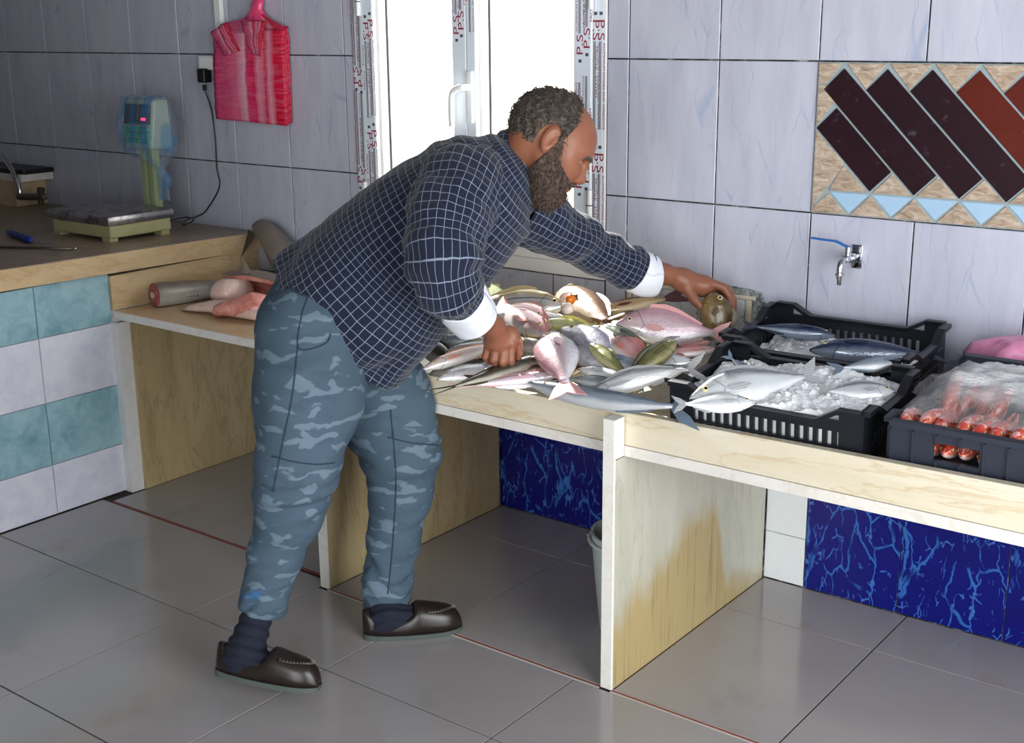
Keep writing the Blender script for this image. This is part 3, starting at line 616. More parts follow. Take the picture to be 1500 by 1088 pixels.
# ------------------------------------------------------------------ bundle of pink carrier bags hanging on the wall
def m_pink():
    k = NT('pink_striped_film', 0.22); v = k.coord('UV'); x, y, z = k.xyz(v)
    n = k.noise(k.mapv(v, (9,0.5,1)), 1.0, 3, 0.6); bx_ = k.math('ADD', x, k.math('MULTIPLY', n, 0.10))
    c = k.ramp(bx_, [(0.0, C8(226,60,116)), (0.22, C8(232,74,128)), (0.40, C8(238,110,152)), (0.52, C8(250,190,208)), (0.55, C8(228,66,120)), (0.66, C8(232,30,92)), (0.72, C8(236,150,176)), (0.80, C8(224,24,66)), (0.86, C8(238,160,184)), (0.92, C8(226,20,60)), (1.0, C8(222,16,70))])
    cr = k.noise(k.mapv(v, (3,26,1)), 1.0, 4, 0.65); c = k.mix(k.math('MULTIPLY', k.step(cr, 0.45, 0.75), 0.35), c, C8(250,170,196)); k.color(c)
    k.bump(k.noise(k.mapv(v, (5,22,1)), 1.0, 5, 0.6, 0.5), 0.9, 0.012); k.b.inputs['Transmission Weight'].default_value = 0.0; return k.m
M_PINK = m_pink()
def sheet(name, outline_l, outline_r, y0, bulge, mat, parent, n=24, m=22, th=0.004, seed=0):
    """hanging sheet between two edge polylines given top to bottom (x,z)"""
    def at(pl, t):
        s = t*(len(pl)-1); i = min(int(s), len(pl)-2); f = s-i; return (pl[i][0]*(1-f)+pl[i+1][0]*f, pl[i][1]*(1-f)+pl[i+1][1]*f)
    v = []; f = []; uv = []
    for sgn in (0, 1):
        for i in range(n+1):
            for j in range(m+1):
                a = at(outline_l, i/n); b = at(outline_r, i/n); s = j/m
                x = a[0]*(1-s)+b[0]*s; z = a[1]*(1-s)+b[1]*s
                y = y0-bulge*math.sin(PI*s)*math.sin(PI*min(1, .15+i/n*.85))-0.006*noise.noise(Vector((x*14+seed, z*34, 3)))-0.004*noise.noise(Vector((x*60, z*12, seed)))
                v.append((x, y+(th if sgn else 0), z)); uv.append((s, 1-i/n))
    N = (n+1)*(m+1)
    for i in range(n):
        for j in range(m):
            a = i*(m+1)+j; f.append((a, a+1, a+m+2, a+m+1)); f.append((N+a, N+a+m+1, N+a+m+2, N+a+1))
    for i in range(n): a, b = i*(m+1), (i+1)*(m+1); f += [(a, b, N+b, N+a), (a+m, N+a+m, N+b+m, b+m)]
    for j in range(m): f += [(j, N+j, N+j+1, j+1), (n*(m+1)+j, n*(m+1)+j+1, N+n*(m+1)+j+1, N+n*(m+1)+j)]
    me = py_mesh(name, v, f, True); ul = me.uv_layers.new(name='UVMap')
    for lp in me.loops: ul.data[lp.index].uv = uv[lp.vertex_index]
    return link(name, me, mat, parent)
bb = thing('carrier_bag_bundle', 'bundle of pink striped carrier bags hanging on the wall', 'bags', (-0.38,-0.03,1.6))
lft = [(-0.585,1.735),(-0.594,1.66),(-0.602,1.55),(-0.606,1.46),(-0.606,1.388)]; rgt = [(-0.175,1.745),(-0.176,1.66),(-0.178,1.56),(-0.180,1.46),(-0.182,1.376)]
for i in range(4): sheet('bag_sheet', [(x+0.004*i, z+0.003*i) for x, z in lft], [(x-0.002*i, z+0.004*i-0.002*(i%2)) for x, z in rgt], -0.048+0.010*i, 0.012, M_PINK, bb, seed=i*3)
sheet('bag_shoulder', [(-0.385,1.800),(-0.42,1.782),(-0.54,1.768),(-0.586,1.732)], [(-0.285,1.800),(-0.255,1.782),(-0.20,1.762),(-0.175,1.742)], -0.040, 0.012, M_PINK, bb, 10, 22)
nk = [((-0.335,-0.034,1.775),0.075,0.018,1,X3,Y3),((-0.338,-0.034,1.80),0.050,0.020,1,X3,Y3),((-0.335,-0.034,1.822),0.030,0.018,1,X3,Y3),((-0.330,-0.034,1.838),0.034,0.018,1,X3,Y3),((-0.322,-0.034,1.858),0.022,0.014,1,X3,Y3),((-0.316,-0.034,1.868),0.006,0.006,1,X3,Y3)]
link('gathered_neck', skin_rings('gathered_neck', nk, M_PINK, 30, 0.009, 2, (True, True), 40), M_PINK, bb)
sheet('folded_handle', [(-0.580,1.735),(-0.545,1.688),(-0.508,1.640)], [(-0.485,1.770),(-0.450,1.712),(-0.408,1.662)], -0.066, 0.004, M_PINK, bb, 10, 10, seed=9)
sheet('folded_handle', [(-0.40,1.775),(-0.372,1.71),(-0.352,1.655)], [(-0.255,1.775),(-0.285,1.71),(-0.300,1.640)], -0.064, 0.003, M_PINK, bb, 10, 10, seed=5)
hk = bmesh.new(); tube(hk, spline([(-0.335,-0.001,1.895),(-0.335,-0.028,1.893),(-0.335,-0.034,1.872),(-0.333,-0.030,1.862)], 5), 0.005, 8); tag(link('wall_hook', bm_mesh(hk, 'wall_hook', True), M_BLACK), 'small dark hook in the wall over the pink bags', 'hook')

# ------------------------------------------------------------------ basin block, faucet, knife, sharpening steel at the far left
bs = thing('stone_basin', 'raised stone basin block at the far left of the worktop', 'basin', (-2.2,-0.08,WZ(0)))
boxes('basin_side', [((-2.59,-0.17,WZ(-.17)),(-1.950,-0.004,1.055))], M_TAN, bs, 0.002); boxes('basin_rim', [((-2.59,-0.175,1.055),(-1.880,-0.004,1.090))], M_SLABW, bs, 0.003); boxes('rubber_edge', [((-2.59,-0.170,1.090),(-1.865,-0.004,1.112))], M_BLACK, bs, 0.006)
fc = thing('faucet', 'chrome gooseneck faucet beside the stone basin', 'faucet', (-1.9,-0.2,0.97))
bm = bmesh.new(); cyl(bm, at_y(66,289,-0.002), at_y(55,289,-0.19), 0.012); link('wall_pipe', bm_mesh(bm, 'wall_pipe', True, 40), M_BRASS, fc)
bm = bmesh.new(); cyl(bm, at_y(66,288,-0.19), at_y(28,288,-0.19), 0.016); cyl(bm, at_y(60,275,-0.19), at_y(60,298,-0.19), 0.018, 0.014); link('valve_body', bm_mesh(bm, 'valve_body', True, 40), M_BRASS, fc)
bm = bmesh.new(); tube(bm, spline([at_y(30,288,-.19), at_y(28,276,-.19), at_y(22,258,-.19), at_y(12,240,-.19), at_y(0,228,-.19), at_y(-16,226,-.19), at_y(-24,236,-.19), at_y(-26,250,-.19)], 6), 0.0115, 12); link('gooseneck', bm_mesh(bm, 'gooseneck', True), M_CHROME, fc)
bm = bmesh.new(); cyl(bm, at_y(70,287,-0.19), at_y(66,289,-.19), 0.007); link('valve_stem', bm_mesh(bm, 'valve_stem', True, 40), M_CHROME, fc)
def onto(u, v, lift=0.0):      # pixel -> point on the sloping left worktop
    z = 0.95
    for _ in range(4): p = at_z(u, v, z); z = WZ(p.y)+lift
    return p
kn = thing('fish_knife', 'blue handled knife lying left of the scale', 'knife', onto(35,348,0.01))
a, b, c = onto(12,340,0.014), onto(46,352,0.014), onto(78,357,0.006)
bm = bmesh.new(); tube(bm, [a, a.lerp(b,.2), a.lerp(b,.5), a.lerp(b,.85), b], [0.009,0.015,0.012,0.015,0.010], 12); link('handle', bm_mesh(bm, 'handle', True), plain('blue_plastic', (24,52,140), 0.4), kn)
d = (c-b).normalized(); n = Vector((0,0,1)).cross(d).normalized()
hexa('blade', [b-n*.012-Vector((0,0,.004)), c-Vector((0,0,.002)), c+n*.001, b+n*.012-Vector((0,0,.004)), b-n*.012, c-Vector((0,0,.001)), c+n*.001+Vector((0,0,.001)), b+n*.012], M_STEEL, kn)
bm = bmesh.new(); tube(bm, [onto(-60,361,.006), onto(60,363,.006), onto(108,364,.006)], [0.005,0.005,0.004], 8); ss = link('sharpening_steel', bm_mesh(bm, 'sharpening_steel', True), M_BRASS); tag(ss, 'thin steel rod lying in front of the blue knife', 'rod')
bm = bmesh.new(); bmesh.ops.create_icosphere(bm, subdivisions=2, radius=0.006, matrix=Matrix.Translation(onto(110,364,.007))); link('ball_tip', bm_mesh(bm, 'ball_tip', True), M_CHROME, ss)

# ------------------------------------------------------------------ wall tap
tp = thing('water_tap', 'chrome water tap with blue lever on the wall', 'tap', (2.15,-0.02,1.09))
bm = bmesh.new(); box(bm, (2.155,-0.006,1.055),(2.185,-0.0005,1.125), 0.002); cyl(bm, (2.165,-0.0005,1.090), (2.165,-0.012,1.090), 0.021, 0.017); link('wall_flange', bm_mesh(bm, 'wall_flange', True, 35), M_CHROME, tp)
bm = bmesh.new(); cyl(bm, (2.165,-0.012,1.090), (2.163,-0.082,1.092), 0.011); cyl(bm, (2.165,-0.026,1.090), (2.164,-0.048,1.091), 0.016, seg=6); tube(bm, spline([(2.163,-0.080,1.092),(2.163,-0.100,1.088),(2.163,-0.108,1.072),(2.163,-0.108,1.040)], 5), 0.010, 12); cyl(bm, (2.163,-0.108,1.055), (2.163,-0.108,1.050), 0.0135); cyl(bm, (2.163,-0.108,1.046),(2.163,-0.108,1.022), 0.008, 0.007); link('tap_body', bm_mesh(bm, 'tap_body', True, 40), M_CHROME, tp)
bm = bmesh.new(); cyl(bm, (2.164,-0.06,1.095), (2.164,-0.06,1.126), 0.009); link('lever_stem', bm_mesh(bm, 'lever_stem', True, 40), M_CHROME, tp)
bm = bmesh.new(); pts = spline([(2.170,-0.06,1.124),(2.150,-0.06,1.130),(2.125,-0.06,1.139),(2.09,-0.06,1.140),(2.050,-0.06,1.142)], 4)
for p, q in zip(pts, pts[1:]): box(bm, (-0.5,-0.5,-0.5),(0.5,0.5,0.5), 0, Matrix.Translation((p+q)/2) @ (q-p).to_track_quat('X','Z').to_matrix().to_4x4() @ Matrix.Diagonal(((q-p).length*1.15,0.014,0.0045,1)))
link('lever', bm_mesh(bm, 'lever'), plain('blue_lever_coating', (20,104,190), 0.35), tp)

# ------------------------------------------------------------------ bucket behind the support panel
bk = thing('bucket', 'grey white plastic bucket behind the stained support panel', 'bucket', (1.762,-0.555,0))
M_BUCK = plain('grey_white_plastic', (188,196,196), 0.4)
bm = bmesh.new(); lathe(bm, [(0.10,0.0),(0.115,0.15),(0.128,0.30),(0.130,0.31),(0.122,0.31),(0.120,0.30),(0.108,0.15),(0.095,0.012),(0.0,0.012)], 28); link('bucket_body', bm_mesh(bm, 'bucket_body', True, 40), M_BUCK, bk, world=False)
bm = bmesh.new(); tube(bm, [(0.134*math.cos(t),0.134*math.sin(t),0.285+.0*t) for t in [2*PI*i/28 for i in range(28)]], 0.006, 8, closed=True); link('bucket_rim', bm_mesh(bm, 'bucket_rim', True), M_BUCK, bk, world=False)
bm = bmesh.new(); tube(bm, [(0.137*math.cos(t),0.137*math.sin(t)*0.55-0.05,0.285-0.10*math.sin(t)) for t in [PI*i/16 for i in range(17)]], 0.003, 6); link('bucket_handle', bm_mesh(bm, 'bucket_handle', True), M_BRASS, bk, world=False)
# ------------------------------------------------------------------ fish
PROF = {   # u : (top, bottom, width) as shares of the body height / width
 'bream': [(0,.01,.01,.05),(.04,.12,.09,.30),(.10,.27,.18,.55),(.18,.42,.28,.80),(.30,.53,.42,1.0),(.42,.53,.47,1.0),(.55,.46,.43,.90),(.68,.33,.32,.68),(.80,.18,.18,.38),(.87,.105,.105,.22),(.93,.11,.11,.15)],
 'fusi': [(0,.02,.02,.08),(.05,.14,.12,.32),(.12,.27,.25,.62),(.22,.41,.40,.90),(.35,.49,.49,1.0),(.48,.48,.50,1.0),(.62,.38,.41,.82),(.75,.24,.26,.54),(.86,.10,.10,.24),(.93,.06,.06,.14)],
 'long': [(0,.06,.08,.12),(.05,.18,.18,.45),(.12,.32,.30,.78),(.22,.44,.42,1.0),(.40,.48,.50,1.0),(.60,.45,.46,.92),(.75,.32,.32,.66),(.86,.18,.17,.36),(.93,.13,.12,.20)],
 'thin': [(0,.05,.06,.15),(.06,.26,.22,.6),(.16,.44,.42,1.0),(.32,.48,.48,1.0),(.5,.40,.40,.85),(.68,.26,.26,.6),(.82,.13,.13,.32),(.93,.05,.05,.14)],
 'group': [(0,.06,.10,.2),(.05,.20,.22,.55),(.12,.33,.34,.85),(.24,.46,.44,1.0),(.40,.50,.48,1.0),(.56,.45,.43,.92),(.70,.33,.32,.70),(.82,.21,.21,.42),(.93,.17,.17,.22)]}
def lerp_prof(pr, u):
    for a, b in zip(pr, pr[1:]):
        if u <= b[0]:
            t = (u-a[0])/(b[0]-a[0]); t = t*t*(3-2*t)*0.4+t*0.6; return [a[i]*(1-t)+b[i]*t for i in (1,2,3)]
    return list(pr[-1][1:])
def m_fish(name, back, side, belly, pat=None, pc=(60,60,60), amt=0.6, rough=0.24, scale=38, bellyat=0.30, backat=0.78):
    k = NT(name, rough, 0.6); u = k.attr('fu'); v = k.attr('fv'); n = k.noise(k.offs(k.coord()), 26, 4)
    vv = k.math('ADD', v, k.math('MULTIPLY_ADD', n, 0.24, -0.12))
    c = k.ramp(vv, [(bellyat-.10, C8(*belly)), (bellyat+.12, C8(*side)), (backat-.14, C8(*side)), (backat+.06, C8(*back))])
    cv = k.n.new('ShaderNodeCombineXYZ'); k.l.new(u, cv.inputs[0]); k.l.new(v, cv.inputs[1]); P = cv.outputs[0]
    if pat == 'bars': m_ = k.step(k.wave(k.mapv(P, (6,0.6,1)), 1.6, 1.6, 3, 1.2), 0.60, 0.78); m_ = k.math('MULTIPLY', m_, k.step(v, 0.38, 0.62))
    elif pat == 'lines': m_ = k.step(k.wave(k.mapv(P, (0.7,7,1)), 1.5, 0.8, 2, 1, 'Y'), 0.55, 0.80)
    elif pat == 'spots': m_ = k.step(k.voro(k.mapv(P, (26,12,1)), 1.0), 0.36, 0.22)
    elif pat == 'mottle': m_ = k.step(k.noise(k.mapv(k.offs(P), (9,4,1)), 1.0, 4, 0.65), 0.50, 0.64)
    elif pat == 'lateral': m_ = k.step(k.math('ABSOLUTE', k.math('SUBTRACT', k.math('MULTIPLY_ADD', u, 0.12, v), 0.70)), 0.030, 0.012)
    else: m_ = None
    if m_ is not None: c = k.mix(k.math('MULTIPLY', m_, amt), c, C8(*pc))
    g = k.step(k.math('ABSOLUTE', k.math('SUBTRACT', k.math('MULTIPLY_ADD', k.math('ABSOLUTE', k.math('SUBTRACT', v, 0.5)), 0.16, u), 0.262)), 0.010, 0.002)      # edge of the gill cover
    c = k.mix(k.math('MULTIPLY', g, 0.55), c, (c2:=C8(*[int(x*.45) for x in side])))
    k.color(c); sc = k.voro(k.mapv(P, (scale*1.9, scale, 1)), 1.0); k.bump(k.math('MULTIPLY', sc, k.step(u, 0.24, 0.30)), 0.35, 0.0016); k.b.inputs['Metallic'].default_value = 0.0 if 'grouper' in name else 0.28; k.b.inputs['Coat Weight'].default_value = 0.4; k.b.inputs['Coat Roughness'].default_value = 0.12
    return k.m
def m_fin(name, a, b):
    k = NT(name, 0.35); u = k.attr('fu'); v = k.attr('fv'); w = k.wave(k.coord(), 45, 0.8, 1, 1, 'Z'); k.color(k.mix(k.math('MULTIPLY_ADD', w, 0.22, 0.3), C8(*a), C8(*b))); return k.m
M_EYE = plain('fish_eye_ring', (206,190,140), 0.15, var=0.2, vscale=200); M_PUP = plain('fish_pupil', (8,8,10), 0.08); M_MOUTH = plain('fish_mouth_dark', (70,36,34), 0.4)
FM = {}
def F(nm, *a, **k):
    fin = k.pop('fin', None) or (tuple(int(x*.75) for x in a[0]), tuple(min(255, int(x*.8+50)) for x in a[1])); FM[nm] = (m_fish(nm, *a, **k), m_fin(nm+'_fin', *fin))
F('pink_bream', (190,150,160), (208,184,190), (228,226,230), 'spots', (150,120,146), 0.35, fin=((196,136,136),(216,170,168)))
F('rose_snapper', (192,118,116), (214,166,164), (234,226,224), None, fin=((190,104,94),(216,146,136)))
F('red_fish', (156,84,80), (184,118,112), (204,164,156), None, fin=((150,50,50),(190,90,84)))
F('violet_grey', (112,112,128), (164,162,176), (206,206,214), 'mottle', (92,104,130), 0.5)
F('steel_blue', (74,92,112), (142,156,170), (206,210,214), None, fin=((84,100,118),(120,136,152)))
F('silver_gold', (168,146,92), (206,208,208), (238,238,232), 'lateral', (52,52,58), 0.8, fin=((190,168,110),(220,206,160)))
F('yellow_pale', (176,178,112), (216,216,170), (240,238,226), 'lateral', (120,128,70), 0.5, fin=((190,186,90),(216,210,140)))
F('green_striped', (76,88,76), (142,150,128), (206,206,190), 'lines', (56,70,62), 0.6)
F('green_grey', (74,90,84), (126,138,124), (196,198,184), 'mottle', (60,74,66), 0.5)
F('olive', (74,76,44), (112,112,66), (158,152,106), 'mottle', (56,58,30), 0.6, fin=((70,66,40),(110,104,66)))
F('wrasse', (96,104,58), (138,140,84), (196,190,146), 'bars', (70,80,40), 0.5, fin=((150,140,80),(190,180,120)))
F('lime', (150,158,44), (186,190,84), (220,220,150), 'bars', (90,100,26), 0.6)
F('brown_grouper', (92,66,42), (138,106,72), (216,200,176), 'mottle', (70,48,30), 0.6, fin=((110,72,40),(150,110,70)))
F('held_grouper', (76,60,30), (104,84,46), (136,112,70), 'mottle', (58,44,22), 0.5, fin=((70,54,30),(104,84,52)))
F('golden_brown', (146,110,62), (186,156,108), (226,206,170), None, fin=((78,30,30),(112,52,48)))
F('dark_brown', (58,42,34), (92,66,54), (176,144,126), None, fin=((70,44,38),(110,80,70)))
F('black_olive', (34,34,30), (66,64,54), (150,146,132), None, fin=((44,40,34),(80,74,64)))
F('white_silver', (150,152,156), (216,218,220), (246,246,246), None)
F('orange_mouth', (196,150,130), (220,206,200), (244,240,236), None, fin=((190,120,80),(220,170,140)))
F('lavender', (190,160,176), (220,200,210), (240,232,236), None, fin=((210,150,160),(230,190,196)))
F('mackerel', (58,74,82), (150,162,166), (226,230,230), 'bars', (26,36,44), 0.8)
F('navy_tuna', (14,22,44), (36,50,82), (128,140,156), None, rough=0.16, fin=((20,26,44),(40,50,72)), bellyat=0.16)
F('iced_silver', (120,126,132), (206,212,216), (240,243,246), None)
F('red_mullet', (206,58,34), (226,112,88), (240,204,196), 'mottle', (246,226,220), 0.7, fin=((220,90,60),(240,150,120)))
def fish_into(root, L, h, w, kind, mats, bend=0.0, sag=0.0, tail=(0.16,0.9), fork=0.5, dorsal=True, mouth=True, res=1.0, spiny=False, wisps=False, eyes=True, pect=True):
    """parts in the fish's own frame: x snout to tail, z back, +-y flanks"""
    body, fin = mats; pr = PROF[kind]; ub = 0.93 if kind != 'thin' else 0.90
    def W(p):
        u = p[0]/L; q = (2*u-1); return (p[0], p[1]+sag*L*(q*q-0.33), p[2]+bend*L*(q*q-0.33))
    def mesh(name, v, f, mat, fu, fv, smooth=True, mi=None):
        me = py_mesh(name, [W(p) for p in v], f, smooth)
        for nm, d in (('fu', fu), ('fv', fv)):
            at = me.attributes.new(nm, 'FLOAT', 'POINT'); at.data.foreach_set('value', d)
        return link(name, me, mat, root, world=False)
    n = max(8, int(22*res)); m_ = max(8, int(16*res)); us = [ub*(i/n)**1.15 for i in range(n+1)]
    v, f, fu, fv = [], [], [], []
    for u in us:
        t, b, wd = lerp_prof(pr, u)
        st = 1.03 if 0.15 < u < 0.255 else 1.0                              # the gill cover stands a little proud
        for k in range(m_):
            a = 2*PI*k/m_; zz = math.sin(a); yy = math.cos(a)
            v.append((u*L, yy*abs(yy)**0.0*wd*w*0.5*st, (t if zz > 0 else b)*h*zz)); fu.append(u); fv.append(0.5+0.5*zz)
    for i in range(n):
        for k in range(m_): f.append((i*m_+k, i*m_+(k+1) % m_, (i+1)*m_+(k+1) % m_, (i+1)*m_+k))
    f.append(tuple(range(m_))[::-1]); f.append(tuple(n*m_+k for k in range(m_)))
    mesh('body', v, f, body, fu, fv)
    def fan(name, outline, th=0.0016, y=0.0, tiltfn=None):
        """a fin: flat outline (x,z) closed, thin in y"""
        c = len(outline); cx = sum(p[0] for p in outline)/c; cz = sum(p[1] for p in outline)/c; vv = []; yo = (lambda x, z: y) if tiltfn is None else tiltfn
        for s in (1, -1): vv += [(x, yo(x, z)+s*th*0.5, z) for x, z in outline]
        for s in (1, -1): vv.append((cx, yo(cx, cz)+s*th, cz))
        ff = []
        for i in range(c):
            j = (i+1) % c; ff += [(i, j, 2*c), (c+j, c+i, 2*c+1), (i, c+i, c+j, j)]
        return mesh(name, vv, ff, fin, [0.5]*len(vv), [0.5]*len(vv), False)
    tl, tw = tail; hp = lerp_prof(pr, ub)[0]*h; x0 = ub*L-0.004; X1 = ub*L+tl*L; hw = tw*h*0.5; nx = x0+(X1-x0)*(1-fork)
    if wisps:
        tb = [(x0,hp),(X1*.97,hw),(X1+.05*L,hw*1.3),(x0+(X1-x0)*.4,0.004),(X1+.02*L,-hw*.5),(x0,-hp)]
    else: tb = [(x0,hp),(x0+(X1-x0)*.35,hw*.62),(X1,hw),(X1-(X1-nx)*.45,hw*.42),(nx,0),(X1-(X1-nx)*.45,-hw*.42),(X1,-hw),(x0+(X1-x0)*.35,-hw*.62),(x0,-hp)]
    # two lobes so the fork stays open
    up = [p for p in tb if p[1] >= 0]+[(x0,0)]; dn = [(x0,0)]+[p for p in tb if p[1] <= 0]
    vv = []; ff = []
    for pl in (up, dn):
        b0 = len(vv); c = len(pl)
        for s in (1, -1): vv += [(x, s*0.0014, z) for x, z in pl]
        cx = sum(p[0] for p in pl)/c; cz = sum(p[1] for p in pl)/c; vv += [(cx, 0.0022, cz), (cx, -0.0022, cz)]
        for i in range(c):
            j = (i+1) % c; ff += [(b0+i, b0+j, b0+2*c), (b0+c+j, b0+c+i, b0+2*c+1), (b0+i, b0+c+i, b0+c+j, b0+j)]
    mesh('tail_fin', vv, ff, fin, [0.5]*len(vv), [0.5]*len(vv), False)
    if dorsal:
        top = lambda u: lerp_prof(pr, u)[0]*h
        def edge(u0, u1, hf, sgn, nm, prf):
            lo = [(u*L, sgn*(prf(u)*h-0.003)) for u in [u0+(u1-u0)*i/7 for i in range(8)]]
            hi = [(u*L+0.012*L, sgn*(prf(u)*h+hf*h*(1-abs(i/7-.35)*1.1)*(0.75+0.25*(i % 2) if spiny else 1))) for i, u in enumerate([u0+(u1-u0)*i/7 for i in range(8)])]
            vv = []; ff = []
            for s in (1, -1):
                for p in lo: vv.append((p[0], s*0.0016, p[1]))
                for p in hi: vv.append((p[0], s*0.0006, p[1]))
            for i in range(7): ff += [(i, i+1, 9+i, 8+i), (16+i+1, 16+i, 24+i, 25+i), (8+i, 9+i, 25+i, 24+i)]
            mesh(nm, vv, ff, fin, [0.5]*32, [0.5]*32, False)
        edge(.30, .80, .13, 1, 'dorsal_fin', lambda u: lerp_prof(pr, u)[0]); edge(.60, .82, .10, -1, 'anal_fin', lambda u: lerp_prof(pr, u)[1])
    if pect:
        pw = lerp_prof(pr, .30)[2]*w*0.5; out = [(.27,.02),(.30,.07),(.38,.06),(.46,-.02),(.40,-.07),(.31,-.05)]
        for s in (1, -1): fan('pectoral_fin', [(x*L, z*h*1.3-.05*h) for x, z in out], 0.0014, 0, lambda x, z, s=s: s*(pw+0.001+0.10*(x-.27*L)))
    if eyes:
        eu = .125 if kind != 'thin' else .07; er = max(0.0035, 0.075*h if kind != 'bream' else 0.062*h); t, b, wd = lerp_prof(pr, eu)
        ez = 0.36*t*h if kind != 'bream' else 0.44*t*h; ey = wd*w*0.5*math.sqrt(max(0.05, 1-(ez/(t*h))**2))
        for s in (1, -1):
            vv = [(0, er*0.55, 0)]; ff = []; mi = []
            for j, (rr, yy) in enumerate(((.55,.50),(.62,.46),(1.0,.22),(1.12,-.15))):
                for k in range(10): a = 2*PI*k/10; vv.append((er*rr*math.cos(a), er*yy, er*rr*math.sin(a)))
            for k in range(10): ff.append((0, 1+k, 1+(k+1) % 10)); mi.append(1)
            for j in range(3):
                for k in range(10): a = 1+j*10; ff.append((a+k, a+10+k, a+10+(k+1) % 10, a+(k+1) % 10)); mi.append(0)
            vv = [(x+eu*L, s*(y+ey-0.1*er), z+ez) for x, y, z in vv]
            o = mesh('eye', vv, ff, M_EYE, [0.5]*len(vv), [0.5]*len(vv)); o.data.materials.append(M_PUP); o.data.polygons.foreach_set('material_index', mi)
    if mouth:
        t, b, wd = lerp_prof(pr, .05); tp_ = lerp_prof(pr, .02)
        hexd = [(-.004*L, -wd*w*.12, -.03*h),(.065*L, -wd*w*.56, -.075*h),(.065*L, wd*w*.56, -.075*h),(-.004*L, wd*w*.12, -.03*h)]
        vv = [(x, y, z-.006*h) for x, y, z in hexd]+[(x, y, z+.010*h) for x, y, z in hexd]
        mesh('mouth', vv, [(0,3,2,1),(4,5,6,7),(0,1,5,4),(1,2,6,5),(2,3,7,6),(3,0,4,7)], M_MOUTH, [0.5]*8, [0.5]*8, False)
def place_fish(name, label, kind, mat, H, T, hr, wr, dors='U', k=0.55, bend=0.0, sag=0.0, group=None, cat='fish', **kw):
    H = Vector(H); T = Vector(T); L = (T-H).length/(0.93+kw.get('tail', (0.16,0.9))[0]); x = (T-H).normalized()
    view = -(AD); N = (Vector((0,0,1))*(1-k)+view*k).normalized()          # the flank that faces up
    y = (N-x*N.dot(x)).normalized(); z = x.cross(y)
    want = {'U': AU, 'D': -AU, 'L': -AR, 'R': AR}[dors]
    if z.dot(want) < 0: y = -y; z = x.cross(y)
    r = thing(name, label, cat, H, 0, group); M = Matrix((x, y, z)).transposed().to_4x4(); M.translation = H; r.matrix_basis = M
    if y.dot(N) < 0: sag = -sag
    fish_into(r, L, hr*L, wr*hr*L, kind, FM[mat], bend, sag, **kw); return r
def zp(y): return 0.797+0.088*max(0.0, min(1.0, (y+0.86)/0.30))
def pile(u, v, lift=0.0):
    lo, hi = 0.72, 1.02
    for _ in range(30):
        z = (lo+hi)/2; p = at_z(u, v, z)
        if z > zp(p.y)+lift: hi = z
        else: lo = z
    return p
GP = 'mixed fish heaped on the marble counter'
def pf_(label, kind, mat, H, T, hr, wr=0.5, dors='U', k=0.55, **kw):
    return place_fish('fish', label, kind, mat, pile(*H), pile(*T), hr, wr, dors, k, group=GP, **kw)
# back of the heap
pf_('long silver fish with gold back lying along the wall side of the heap', 'fusi', 'silver_gold', (832,448,.004), (668,446,.0), .34, .5, k=.75)
pf_('lime green fish poking out of the back left of the heap', 'bream', 'lime', (722,418,.02), (696,462,-.02), .50, .5, 'R', k=.7)
pf_('brown grouper with gaping white mouth at the back middle of the heap', 'group', 'brown_grouper', (824,426,.02), (900,484,-.01), .32, .55, 'R', k=.65)
gr = [o for o in COL.objects if o.get('label','').startswith('brown grouper with gaping')][0]
for (u, v, l, r, nm, mt) in ((836,438,.075,.016,'orange_gut',plain('orange_gut', (196,110,30), 0.25, bump=.4)),(829,434,.070,.020,'pale_mouth',plain('pale_mouth', (226,204,196), 0.25, bump=.4)),(832,452,.060,.017,'pale_mouth',bpy.data.materials['pale_mouth'])):
    bm = bmesh.new(); bmesh.ops.create_icosphere(bm, subdivisions=3, radius=r, matrix=Matrix.Translation(pile(u,v,l)))
    for q in bm.verts: q.co += (q.co-pile(u,v,l))*0.22*noise.noise(q.co*70)
    link(nm, bm_mesh(bm, nm, True), mt, gr)
pf_('golden brown fish with dark red tail fin raised at the back', 'long', 'golden_brown', (872,458,.0), (1006,431,.03), .20, .7, tail=(.30,1.1), fork=.25)
pf_('large pink bream lying on its side left of the brown grouper in the hand', 'bream', 'pink_bream', (902,474,.03), (1070,490,.0), .36, .40, k=.85, tail=(.15,.7))
pf_('pale lavender pink fish lying behind the two rose snappers', 'long', 'lavender', (802,456,.01), (728,447,.01), .22, .6)
pf_('pale yellow fish with white belly in the middle of the heap', 'fusi', 'yellow_pale', (780,478,.012), (912,496,-.02), .34, .5, k=.7)
pf_('rose snapper with its head pointing right, upper of the pair right of the wrist', 'group', 'rose_snapper', (800,472,.025), (728,446,.02), .34, .5, k=.75)
pf_('rose snapper with pale belly, lower of the pair right of the wrist', 'group', 'rose_snapper', (801,490,.030), (722,446,.02), .28, .5, k=.75)
